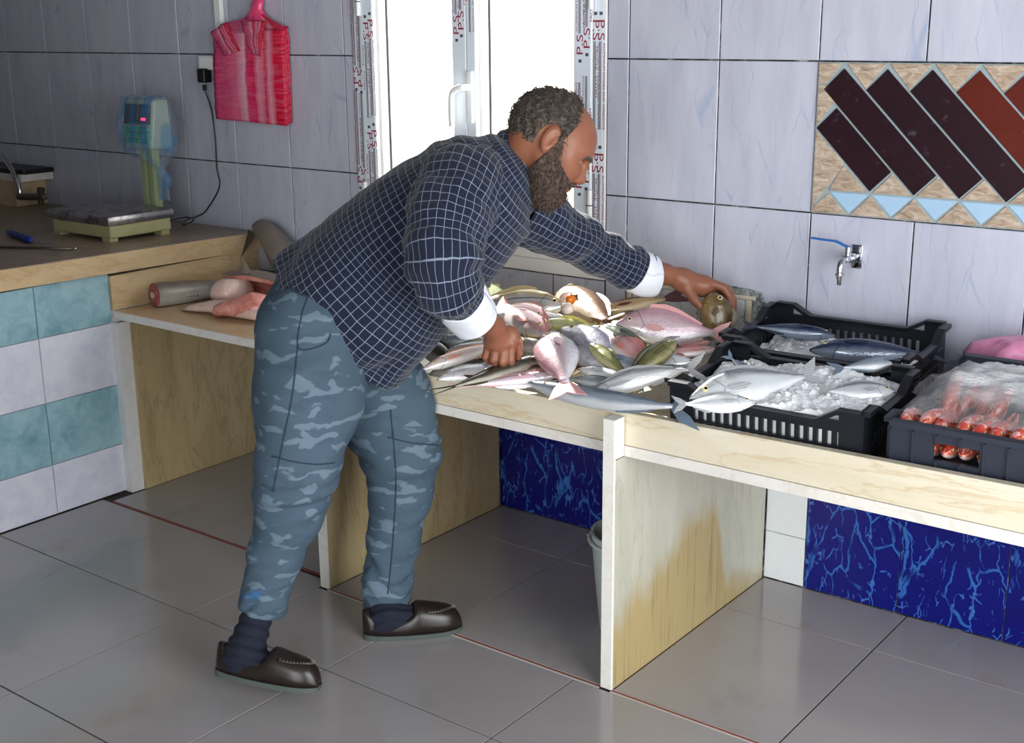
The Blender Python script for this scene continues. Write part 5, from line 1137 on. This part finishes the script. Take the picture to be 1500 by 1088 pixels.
def body_sdf(p):
    d = head_sdf(p); d = smin(d, neck_sdf(p), 0.03)
    d = smin(d, cone(p, chestC, neck0, 0.105, 0.062), 0.05)
    t = cone(p, pel, chestC, 0.135, 0.125); d = smin(d, t, 0.05)
    for sh, el, wr, hand in ((shN, elN, wrN, handN), (shF, elF, wrF, handF)):
        a = chain(p, [sh, el, el.lerp(wr, .35), wr], [0.052,0.040,0.040,0.0285], 0.02); a = smin(a, hand(p), 0.02); a = smin(a, cone(p, chestC.lerp(sh, .3), sh, 0.07, 0.055), 0.03); d = smin(d, a, 0.02)
    for hip, kn, an in ((hipN, kneeN, ankN), (hipF, kneeF, ankF)):
        d = smin(d, chain(p, [hip, kn, kn.lerp(an, .3), an], [0.085,0.058,0.054,0.036], 0.03), 0.03)
    return d
def m_skin():
    k = NT('tanned_skin', 0.42, 0.4); v = k.coord(); n = k.noise(v, 22, 5, 0.6); c = k.mix(n, C8(122,76,56), C8(152,98,74))
    k.color(c); k.b.inputs['Subsurface Weight'].default_value = 0.12; k.b.inputs['Subsurface Radius'].default_value = (0.012,0.005,0.003); k.b.inputs['Subsurface Scale'].default_value = 0.6
    k.bump(k.noise(v, 260, 3, 0.6), 0.12, 0.001); return k.m
M_SKINH = m_skin()
man = thing('person', 'man in navy checked shirt and grey camouflage trousers leaning over the fish', 'person', (1.2,-1.2,0))
allp = np.array([list(x) for x in (pel, hipN, kneeN, ankN, hipF, kneeF, ankF, HC, shN, elN, wrN, shF, elF, wrF, P(1075,440,3.9), P(730,540,3.5))])
body = link('body', sdf_mesh('body', body_sdf, allp.min(0)-0.25, allp.max(0)+0.25, 0.0031), M_SKINH, man)
# hair, beard, brows from the same head, a little proud of the skin
def m_hair(nm, a, b, sc=150):
    k = NT(nm, 0.6); v = k.coord(); n = k.noise(k.mapv(v, (1,1,0.35)), sc, 4, 0.7, 1.0); k.color(k.mix(k.step(n, 0.35, 0.7), C8(*a), C8(*b))); k.bump(n, 1.0, 0.004); return k.m
def keep_big(me, share=0.2):
    bm = bmesh.new(); bm.from_mesh(me); bm.verts.ensure_lookup_table(); seen = set(); isl = []
    for v in bm.verts:
        if v in seen: continue
        st = [v]; seen.add(v); cur = []
        while st:
            q = st.pop(); cur.append(q)
            for e in q.link_edges:
                w = e.other_vert(q)
                if w not in seen: seen.add(w); st.append(w)
        isl.append(cur)
    big = max(len(i) for i in isl); bmesh.ops.delete(bm, geom=[v for i in isl if len(i) < share*big for v in i], context='VERTS'); bm.to_mesh(me); bm.free(); return me
def on_head(name, mask, lift, mat, h=0.0026, amp=0.003, fr=160):
    def f(p):
        d = head_sdf(p, True)-lift-amp*np.maximum(wav(p, fr, 3), -0.6); q = hl(p); return smax(smax(d, mask(q)*HS, 0.010), -(head_sdf(p, True)+0.004), 0.002)
    c = np.array(list(HC)); return link(name, keep_big(sdf_mesh(name, f, c-0.19, c+0.19, h)), mat, man)
def hair_mask(q):       # fringe round the sides and back: bald brow and thin crown
    y = np.abs(q[:,1]); x, z = q[:,0], q[:,2]
    front = x-(0.046-0.35*np.maximum(z-0.05, 0)-0.55*np.maximum(0.02-z, 0)*(z > -0.03)-0.03*(z <= -0.03)); front = x-np.interp(z, [-0.10,-0.05,-0.02,0.02,0.05,0.08,0.12], [0.012,0.014,0.020,0.030,0.036,0.028,0.016])
    low = -(z-np.interp(x, [-0.13,-0.09,-0.05,-0.02,0.0,0.03], [-0.060,-0.066,-0.060,-0.040,-0.035,-0.035]))
    ear = 0.030-np.sqrt(((x+0.004)/1.0)**2+((z+0.016)/1.25)**2)  # kept clear of the ear
    ear = np.where(y > 0.05, ear, -1)
    return np.maximum(np.maximum(front, low), ear)
on_head('hair', hair_mask, 0.0060, m_hair('dark_greying_hair', (30,26,24), (104,92,82)), amp=0.0038)
def beard_mask(q):
    y = np.abs(q[:,1]); x, z = q[:,0], q[:,2]
    side = z-np.interp(x, [0.0,0.020,0.026,0.038,0.06,0.085,0.10], [0.03,0.03,0.0,-0.038,-0.053,-0.062,-0.068]); back = -(x-np.interp(z, [-0.14,-0.10,-0.07,-0.03,0.0], [-0.005,-0.012,-0.002,0.010,0.012]))
    lips = 0.017-np.sqrt(((z+0.078)/0.55)**2+np.maximum(0.094-x, 0)**2*1.0+(y/2.2)**2)
    return np.maximum(np.maximum(side, back), lips)
def beard(p):
    q = hl(p); m = q.copy(); m[:,1] = np.abs(m[:,1]); d = head_sdf(p, True)-0.008; d = smin(d, ell(q, (0.060,0,-0.122), (0.036,0.036,0.026))*HS, 0.03)
    d = d-0.0028*np.maximum(wav(p, 230, 5), -0.6); return smax(smax(d, beard_mask(q)*HS, 0.010), -(head_sdf(p, True)+0.004), 0.002)
c0 = np.array(list(HC)); link('beard', sdf_mesh('beard', beard, c0-0.21, c0+0.21, 0.0026), m_hair('dark_brown_beard', (40,31,27), (112,92,80)), man)
def tashm(q):
    y = np.abs(q[:,1]); z = q[:,2]+0.35*np.maximum(y-0.008, 0); return np.maximum(np.abs(z+0.0625)-0.0062, np.maximum(y-0.034, 0.07-q[:,0]))
on_head('moustache', tashm, 0.0055, bpy.data.materials['dark_brown_beard'], 0.0022, 0.0015)
def browm(q):
    y = np.abs(q[:,1]); return np.maximum(np.abs(q[:,2]-0.0075+0.25*np.maximum(y-0.030, 0)-0.1*np.maximum(.03-y, 0))-0.0072, np.maximum(np.abs(y-0.030)-0.024, 0.045-q[:,0]))
on_head('eyebrow', browm, 0.0036, bpy.data.materials['dark_greying_hair'], 0.0022, 0.0012)
def lipm(q): return np.maximum(np.abs(q[:,2]+0.0765)-0.0095+0.25*np.abs(q[:,1]), np.maximum(np.abs(q[:,1])-0.022, 0.082-q[:,0]))
on_head('lips', lipm, 0.0012, plain('reddish_lips', (150,82,74), 0.4), 0.0018, 0.0002)
def strands(host, name, count, ln, seed, down, lowz=-1):
    me = host.data; n = len(me.vertices); co = np.empty(n*3, np.float32); me.vertices.foreach_get('co', co); co = co.reshape(-1, 3); no = np.array([v.normal[:] for v in me.vertices]); q = hl(co)
    rr = np.random.RandomState(seed); cand = np.where(np.einsum('ij,ij->i', co-c0-0, no) > 0.02)[0]; cand = cand[q[cand,2] > lowz]; bm = bmesh.new()
    for i in rr.choice(cand, min(count, len(cand)), replace=False):
        p = Vector(co[i]); nn = Vector(no[i]); t = Vector(down)+Vector(rr.normal(size=3))*0.45; t = (t-nn*t.dot(nn)).normalized(); b = nn.cross(t)*rr.uniform(-1, 1); l = ln*rr.uniform(.6, 1.3); r = 0.0011
        tube(bm, [p-nn*.002, p+t*l*.3+nn*.003+b*l*.05, p+t*l*.65+nn*.0035+b*l*.22, p+t*l+nn*.0005+b*l*.45], [r, r, r*.8, r*.3], 4, cap=False)
    o = link(name, bm_mesh(bm, name, True), host.data.materials[0], host); o['kind'] = 'stuff'
by = {o.name: o for o in man.children}
strands(by['hair'], 'curls', 1100, 0.016, 3, -hf-hu*0.2, -0.045); strands(by['beard'], 'whiskers', 1200, 0.020, 5, -hu+hf*0.3)
for s in (1, -1):
    bm = bmesh.new(); bmesh.ops.create_uvsphere(bm, u_segments=20, v_segments=12, radius=0.0122*HS); o = link('eye', bm_mesh(bm, 'eye', True), plain('eye_white', (214,204,196), 0.2), man); e = HW(0.0790, 0.0325*s, -0.0130); o.matrix_parent_inverse = wmat(man).inverted(); o.location = e
    bm = bmesh.new(); bmesh.ops.create_uvsphere(bm, u_segments=16, v_segments=8, radius=0.0062*HS); ir = link('iris', bm_mesh(bm, 'iris', True), plain('dark_brown_iris', (38,22,14), 0.1), o, world=False); ir.location = (hf-hu*0.55).normalized()*0.0074*HS

# ------------------------------------------------------------------ shirt: lofted rings, the checks follow the cloth
def m_check():
    k = NT('navy_check_cotton', 0.85, 0.2); u = k.attr('pu'); v = k.attr('pv'); per = 0.0205
    def ln(t, w): a = k.math('ABSOLUTE', k.math('SUBTRACT', k.math('FRACT', k.math('DIVIDE', t, per)), 0.5)); return k.step(a, w, w*0.5)
    wob = k.math('MULTIPLY_ADD', k.noise(k.coord(), 14, 2), 0.006, -0.003); l1 = ln(k.math('ADD', u, wob), 0.046); l2 = ln(k.math('ADD', v, wob), 0.046)
    n = k.noise(k.coord(), 9, 4, 0.6); c = k.mix(n, C8(17,23,40), C8(27,35,58)); lm = k.math('MAXIMUM', l1, l2); c = k.mix(k.math('MULTIPLY', lm, 0.5), c, C8(168,182,206)); k.color(c)
    w = k.noise(k.mapv(k.coord(), (1,1,1)), 420, 2); big = k.noise(k.mapv(k.coord(), (1,1,1)), 17, 3, 0.55, 0.8); k.bump(k.math('MULTIPLY_ADD', w, 0.06, big), 0.55, 0.012)
    k.b.inputs['Sheen Weight'].default_value = 0.15; return k.m
M_CHK = m_check(); M_CUFF = plain('white_cotton_lining', (226,230,240), 0.9, var=0.05, vscale=40)
def dense(vals, n):                   # spline through ring parameters
    out = []; m_ = len(vals)-1
    for i in range(n+1):
        t = i/n*m_; k = min(int(t), m_-1); f = t-k
        p0, p1, p2, p3 = vals[max(k-1,0)], vals[k], vals[k+1], vals[min(k+2, m_)]
        out.append([0.5*(2*b+(c-a)*f+(2*a-5*b+4*c-d)*f*f+(3*b-a-3*c+d)*f**3) for a, b, c, d in zip(p0, p1, p2, p3)])
    return out
def loft(name, rings, nseg, nlen, mat, parent, side, wr=lambda s, a, p: 0.0, a0=0.0, thick=0.0, u0=0.0, scale_a=None, caps=False):
    """rings: (centre, r_side, r_front, r_back); side = lateral axis; cross axes follow the centre line"""
    vals = dense([list(c)+[rs, rf, rb] for c, rs, rf, rb in rings], nlen); C = [Vector(v[:3]) for v in vals]; V = []; pu = []; pv = []; Fc = []; L = 0.0; per = scale_a or (sum(v[3]+0.5*(v[4]+v[5]) for v in vals)/len(vals)/2*1.0)
    ups = None
    for i, v in enumerate(vals):
        t = (C[min(i+1, nlen)]-C[max(i-1, 0)]).normalized(); s_ = (Vector(side)-t*Vector(side).dot(t)).normalized(); fr = t.cross(s_).normalized()
        if i: L += (C[i]-C[i-1]).length
        for k in range(nseg+1):
            a = a0+2*PI*k/nseg; ca, sa = math.cos(a), math.sin(a); r2 = v[4] if sa > 0 else v[5]
            p = C[i]+s_*(v[3]*ca)+fr*(r2*sa); w = wr(i/nlen, a, p); n = (p-C[i]).normalized(); V.append(p+n*w); pu.append(u0+L); pv.append((a-a0)*per)
    for i in range(nlen):
        for k in range(nseg): b = i*(nseg+1)+k; Fc.append((b, b+1, b+nseg+2, b+nseg+1))
    me = py_mesh(name, V, Fc, True)
    for nm, d in (('pu', pu), ('pv', pv)): me.attributes.new(nm, 'FLOAT', 'POINT').data.foreach_set('value', d)
    o = link(name, me, mat, parent)
    if thick: md = o.modifiers.new('cloth', 'SOLIDIFY'); md.thickness = thick; md.offset = -1
    return o
NZ = lambda p, f, s=0: noise.noise(Vector((p[0]*f+s, p[1]*f, p[2]*f)))
def w_torso(s, a, p):
    fold = 0.007*NZ(p, 9, 2)+0.0035*NZ(p, 24, 5); k = math.exp(-((s-0.10)/0.14)**2); return fold+0.010*k*math.sin(a*7+3*NZ(p, 6))+0.004*math.sin(s*46+2.5*NZ(p, 7, 9)+a)*math.exp(-((s-.75)/.25)**2)
side = hs        # towards the camera
tor = [(P(497,473,3.555),.215,.240,.246),(P(516,455,3.54),.215,.238,.240),(P(545,428,3.51),.215,.234,.232),(P(590,385,3.475),.212,.214,.224),(P(635,345,3.43),.206,.206,.208),(P(676,308,3.40),.206,.184,.190),(P(712,276,3.385),.195,.162,.168),(P(736,256,3.38),.155,.128,.128),(P(757,241,3.378),.105,.092,.094),(P(768,233,3.377),.082,.072,.072)]
shirt = loft('shirt', tor, 110, 96, M_CHK, man, side, w_torso, a0=PI, thick=0.003, scale_a=0.185)
def w_sl(amp): return lambda s, a, p: 1.25*amp*(0.9*NZ(p, 16, 4)+0.5*NZ(p, 34, 7))+amp*0.55*math.sin(s*34+2.5*NZ(p, 8, 3)+1.3*math.sin(a))*(0.3+math.exp(-((s-.62)/.22)**2))
slN = [(P(702,262,3.34),.112,.100,.100),(P(680,272,3.27),.118,.108,.108),(P(662,306,3.215),.112,.110,.108),(P(652,346,3.180),.104,.110,.104),(P(650,384,3.160),.098,.104,.098),(P(656,412,3.185),.088,.090,.090),(P(668,428,3.235),.076,.074,.078),(P(680,442,3.29),.068,.065,.070)]
sl = loft('sleeve', slN, 72, 80, M_CHK, shirt, AR, w_sl(0.009), a0=0.6, thick=0.003, u0=0.01, scale_a=0.10)
slF = [(P(752,300,3.50),.105,.10,.10),(P(786,320,3.56),.096,.090,.092),(P(822,340,3.62),.080,.078,.080),(P(858,358,3.69),.070,.070,.072),(P(898,380,3.745),.064,.066,.066),(P(930,395,3.785),.060,.066,.062),(P(944,402,3.80),.058,.064,.060)]
loft('sleeve', slF, 60, 72, M_CHK, shirt, -AD, w_sl(0.007), a0=PI, thick=0.003, u0=0.02, scale_a=0.075)
loft('cuff', [(P(671,434,3.25),.073,.073,.075),(P(680,446,3.29),.0735,.072,.074),(P(688,458,3.33),.070,.070,.072),(P(693,465,3.35),.068,.068,.070)], 48, 20, M_CUFF, shirt, AR, lambda s, a, p: 0.003*NZ(p, 26), thick=0.004)
loft('cuff', [(P(932,396,3.785),.062,.066,.064),(P(944,402,3.80),.062,.067,.064),(P(956,403,3.815),.058,.066,.060)], 40, 16, M_CUFF, shirt, -AD, lambda s, a, p: 0.003*NZ(p, 26), thick=0.004)
# collar: a folded band round the neck with a pointed near end
def collar():
    V = []; Fc = []; pu = []; pv = []; n = 46; m_ = 8
    ax = (neck1-neck0).normalized(); s_ = (hs-ax*hs.dot(ax)).normalized(); fr = ax.cross(s_).normalized()
    if fr.dot(hf) < 0: fr = -fr
    base = P(766,240,3.378)
    for i in range(n+1):
        a = -0.93*PI+1.86*PI*i/n; back = Vector((0,0,0)); dirv = -fr*math.cos(a)+s_*math.sin(a); tip = abs(i/n-0.5)*2
        for j in range(m_+1):
            t = j/m_; drop = (0.046+0.040*max(0, tip-0.55)/0.45)
            if t < 0.35: p = base+dirv*(0.072+0.004*t)+ax*(0.012+0.10*t*0.5+0.012*math.cos(a))
            else: q = (t-0.35)/0.65; p = base+dirv*(0.0765+0.030*q+0.006*math.sin(PI*q))+ax*(0.0315+0.012*math.cos(a)-drop*q)
            if tip > .6: p += fr*0.02*(tip-.6)/.4
            V.append(p+dirv*0.002*NZ(p, 30)); pu.append(i/n*0.45); pv.append(t*0.10)
    for i in range(n):
        for j in range(m_): b = i*(m_+1)+j; Fc.append((b, b+1, b+m_+2, b+m_+1))
    me = py_mesh('collar', V, Fc, True)
    for nm, d in (('pu', pu), ('pv', pv)): me.attributes.new(nm, 'FLOAT', 'POINT').data.foreach_set('value', d)
    o = link('collar', me, M_CHK, shirt); md = o.modifiers.new('cloth', 'SOLIDIFY'); md.thickness = 0.003
collar()
# ------------------------------------------------------------------ trousers
def trou(p):
    d = ell(p, P(474,492,3.56), (0.185,0.150,0.165), np.array([list(AD), list(AR), list(AU)]))
    d = smin(d, cone(p, P(470,445,3.54), P(474,475,3.55), 0.140, 0.160), 0.06)
    n = chain(p, [P(458,490,3.46), P(452,580,3.425), P(436,685,3.40), P(424,745,3.43), P(404,815,3.475), P(388,868,3.495), P(382,893,3.50)], [0.158,0.142,0.103,0.085,0.066,0.058,0.056], 0.05)
    f = chain(p, [P(520,505,3.66), P(565,590,3.72), P(588,655,3.74), P(586,720,3.77), P(576,790,3.80), P(568,850,3.825), P(566,886,3.83)], [0.155,0.140,0.116,0.088,0.070,0.066,0.066], 0.05)
    d = smin(smin(d, n, 0.035), f, 0.035)
    y = p[:,2]; fold = 0.004*wav(p*np.array([1,1,1.6]), 22, 4)+0.0022*wav(p*np.array([.6,.6,2.2]), 38, 8)
    low = np.exp(-((y-0.20)/0.10)**2); fold += 0.007*0.55*low*np.sin(y*110+5*wav(p, 14, 2)); kn = np.exp(-((y-0.55)/0.08)**2); fold += 0.004*kn*np.sin(y*85+4*wav(p, 8, 6))
    d = d+fold
    d = smax(d, (p-A3(P(470,412,3.53)))@A3((AU*0.77+AR*0.64).normalized()), 0.01)
    top = ((p-A3(P(418,402,3.53)))@A3((P(520,420,3.5)-P(418,402,3.53)).normalized().cross(AD)).T)
    lean = smax(d, p[:,1]+0.866, 0.02); wl = np.clip((p[:,2]-0.44)/0.18, 0, 1); wl = wl*wl*(3-2*wl); d = np.where(p[:,2] < 0.90, d+(lean-d)*wl, d)      # the thigh rests against the counter front
    ends = [(P(379,898,3.502), (P(379,898,3.502)-P(390,860,3.49)).normalized()), (P(565,893,3.832), (P(565,893,3.832)-P(567,850,3.825)).normalized())]
    for e, ax in ends:
        near = np.linalg.norm(p-A3(e), axis=1); cut = (p-A3(e))@A3(ax); d = np.where(near < 0.16, smax(d, cut, 0.012), d)
    return d
def m_camo():
    k = NT('grey_blue_camouflage_jersey', 0.9, 0.2); v = k.coord(); o = k.vadd(v, k.noise(v, 16, 2, col=True), 0.05)
    a = k.noise(k.mapv(o, (13,13,42), rot=(0.0,0.10,0.0)), 1.0, 1, 0.4); b = k.noise(k.mapv(o, (10,10,30), loc=(3,1,7)), 1.0, 1, 0.4); f = k.noise(v, 300, 2)
    c = k.mix(k.noise(v, 5, 3), C8(56,74,90), C8(70,89,104)); c = k.mix(k.math('MULTIPLY', k.step(b, 0.60, 0.64), 0.35), c, C8(50,66,84)); c = k.mix(k.math('MULTIPLY', k.step(a, 0.585, 0.62), 0.5), c, C8(120,139,154)); c = k.mix(k.math('MULTIPLY', f, 0.18), c, C8(120,136,148))
    c = k.mix(k.math('MULTIPLY', k.step(k.noise(v, 9, 2), 0.70, 0.76), 0.7), c, C8(40,96,150)); k.color(c); k.bump(f, 0.25, 0.002); return k.m
M_CAMO = m_camo()
tl_ = np.array([list(x) for x in (P(360,400,3.4), P(660,400,3.8), P(380,900,3.5), P(566,900,3.83), pel)])
trs = link('trousers', sdf_mesh('trousers', trou, tl_.min(0)-0.28, tl_.max(0)+0.28, 0.005), M_CAMO, man)
def on_surface(f, p, d, steps=40):     # march from a point along d to the surface
    p = np.array(list(p), float); d = np.array(list(d), float)
    for _ in range(steps): p = p+d*f(p[None])[0]*0.9
    return Vector(p-d*0.0015)
def seam(pix, name, mat, r=0.0018):
    pix2 = spline([Vector((u, v, 0)) for u, v in pix], 8); pts = [on_surface(trou, CAM+_ray(u, v).normalized()*2.6, _ray(u, v).normalized()) for u, v, _ in pix2]; pts = [q for q in pts if (q-CAM).length < 4.6]; bm = bmesh.new(); tube(bm, pts, r, 6); link(name, bm_mesh(bm, name, True), mat, trs)
M_SEAM = plain('dark_blue_stitching', (40,54,70), 0.9)
seam([(404,402),(412,412),(428,424),(448,434)], 'pocket_welt', M_SEAM, 0.003); seam([(452,432),(442,462),(436,505),(450,512),(478,502),(484,488)], 'pocket_seam', M_SEAM); seam([(436,508),(428,580),(414,650),(400,720)], 'side_seam', M_SEAM); seam([(398,668),(430,676),(462,680),(490,678)], 'knee_seam', M_SEAM); seam([(568,640),(600,648),(642,652)], 'knee_seam', M_SEAM); seam([(572,600),(580,700),(575,800),(568,870)], 'side_seam', M_SEAM)

# ------------------------------------------------------------------ socks and loafers
M_SOCK = plain('navy_sock', (16,22,40), 0.9, var=0.2, vscale=120, bump=0.3); M_LEATH = plain('dark_brown_leather', (36,27,25), 0.32, var=0.3, vscale=26, bump=0.15); M_SOLE = plain('grey_green_rubber_sole', (74,84,80), 0.7); M_THREAD = plain('grey_thread', (128,124,116), 0.8)
def loafer(heel, toe, upv, ankle, width=0.100):
    heel = Vector(heel); toe = Vector(toe); x = (toe-heel).normalized(); L = (toe-heel).length; z = (Vector(upv)-x*Vector(upv).dot(x)).normalized(); y = z.cross(x); M = Matrix((x, y, z)).transposed().to_4x4(); M.translation = heel
    W = lambda u: width*0.5*(0.70+0.30*math.sin(PI*min(1, max(0, (u-0.10)/0.95)))**0.8)*(1 if u < .75 else math.sqrt(max(0.0, 1-((u-.75)/.262)**2.4)))*(math.sqrt(max(0, 1-((.10-u)/.115)**2)) if u < .10 else 1)
    sh_ = tag(empty('shoe'), None); sh_.parent = man; sh_.matrix_parent_inverse = wmat(man).inverted()
    def ht(u): return 0.066+0.0*u if u < .04 else (0.066-0.020*min(1, (u-.04)/.22) if u < .46 else (0.046+0.030*math.exp(-((u-.55)/.07)**2) if u < .55 else 0.076-0.032*((u-.55)/.45)**1.2))
    ht0 = ht; ht = lambda u: 0.006+1.06*ht0(u)*(1 if u < .88 else math.sqrt(max(0.02, 1-((u-.88)/.121)**2)))
    n, m_ = 40, 20; us = [1-(1-(i/n))**1.0 for i in range(n+1)]; us = [0.5-0.5*math.cos(PI*t) for t in us]
    V = []; Fc = []
    for u in us:
        w = max(W(u), 0.004); h = ht(u); open_ = 0.08 < u < 0.53
        for k in range(m_+1):
            a = PI*k/m_; yy = math.cos(a); zz = math.sin(a); sq = abs(zz)**(0.55); zt = h*sq
            if open_: zt = min(zt, h*0.92); 
            V.append(M @ Vector((u*L, math.copysign(abs(yy)**0.8, yy)*w*(1.0 if zz < .6 else 1.0), 0.012+zt)))
    for i in range(n):
        for k in range(m_):
            uc = (us[i]+us[i+1])/2
            if 0.07 < uc < 0.50 and 5 <= k < m_-5: continue        # the foot opening
            b = i*(m_+1)+k; Fc.append((b, b+1, b+m_+2, b+m_+1))
    me = py_mesh('upper', V, Fc, True); o = link('upper', me, M_LEATH, sh_); md = o.modifiers.new('leather', 'SOLIDIFY'); md.thickness = 0.004; md.offset = -1
    bm = bmesh.new(); lo_ = []; hi_ = []
    for s in (1, -1):
        for u in (us if s > 0 else us[::-1][1:-1]):
            w = max(W(u), 0.003)+0.003; lo_.append(bm.verts.new(M @ Vector((u*L, s*w*0.96, 0.004*max(0, (u-.7)/.3)**2+.0005)))); hi_.append(bm.verts.new(M @ Vector((u*L, s*w, 0.015+0.003*math.exp(-(u/.12)**2)))))
    bm.faces.new(lo_[::-1]); bm.faces.new(hi_); nn = len(lo_)
    for i in range(nn): bm.faces.new((lo_[i], lo_[(i+1) % nn], hi_[(i+1) % nn], hi_[i]))
    link('sole', bm_mesh(bm, 'sole', True, 40), M_SOLE, sh_)
    pts = []
    for i in range(29):                      # moccasin seam round the toe
        t = PI*i/28; u = 0.62+0.30*math.sin(t); w = W(min(u, .93))*0.74*math.cos(t); zz = ht(u)*(max(0.05, 1-(abs(w)/max(W(u), .01))**2))**0.30; pts.append(M @ Vector((u*L, w, 0.0145+zz)))
    bm = bmesh.new(); tube(bm, pts, 0.0034, 8); link('apron_seam', bm_mesh(bm, 'apron_seam', True), M_LEATH, sh_)
    bm = bmesh.new()
    for i in range(1, 28):
        p = pts[i]; q = p+z*0.003; d = (pts[i+1]-pts[i-1]).normalized(); c = d.cross(z).normalized(); tube(bm, [q-c*.005, q+z*.0016, q+c*.005], 0.0010, 5)
    st_ = link('stitching', bm_mesh(bm, 'stitching'), M_THREAD, sh_); st_['kind'] = 'stuff'
    # sock: ankle down into the shoe, then along the instep
    A = Vector(ankle); f1 = M @ Vector((0.25*L, 0, 0.055)); f2 = M @ Vector((0.50*L, 0, 0.040)); f3 = M @ Vector((0.72*L, 0, 0.034))
    hb = M @ Vector((0.13*L, 0, 0.045))
    def sk(p): d = chain(p, [A, f1, f2, f3], [0.043,0.042,0.034,0.022], 0.03); d = smin(d, cone(p, A.lerp(f1, .5), hb, 0.036, 0.030), 0.03); return d+0.0025*np.sin((p@A3((A-f1).normalized()))*210+2*wav(p, 12, 1))
    pp = np.array([list(v) for v in (A, f1, f2, f3, hb)]); link('sock', sdf_mesh('sock', sk, pp.min(0)-0.07, pp.max(0)+0.07, 0.004), M_SOCK, man)
loafer((1.150,-1.085,0.0), (1.352,-0.868,0.0), (0,0,1), P(566,878,3.83), 0.100)
loafer(P(319,984,3.475), P(468,1012,3.405), AU+hs*0.10, P(378,896,3.50), 0.098)
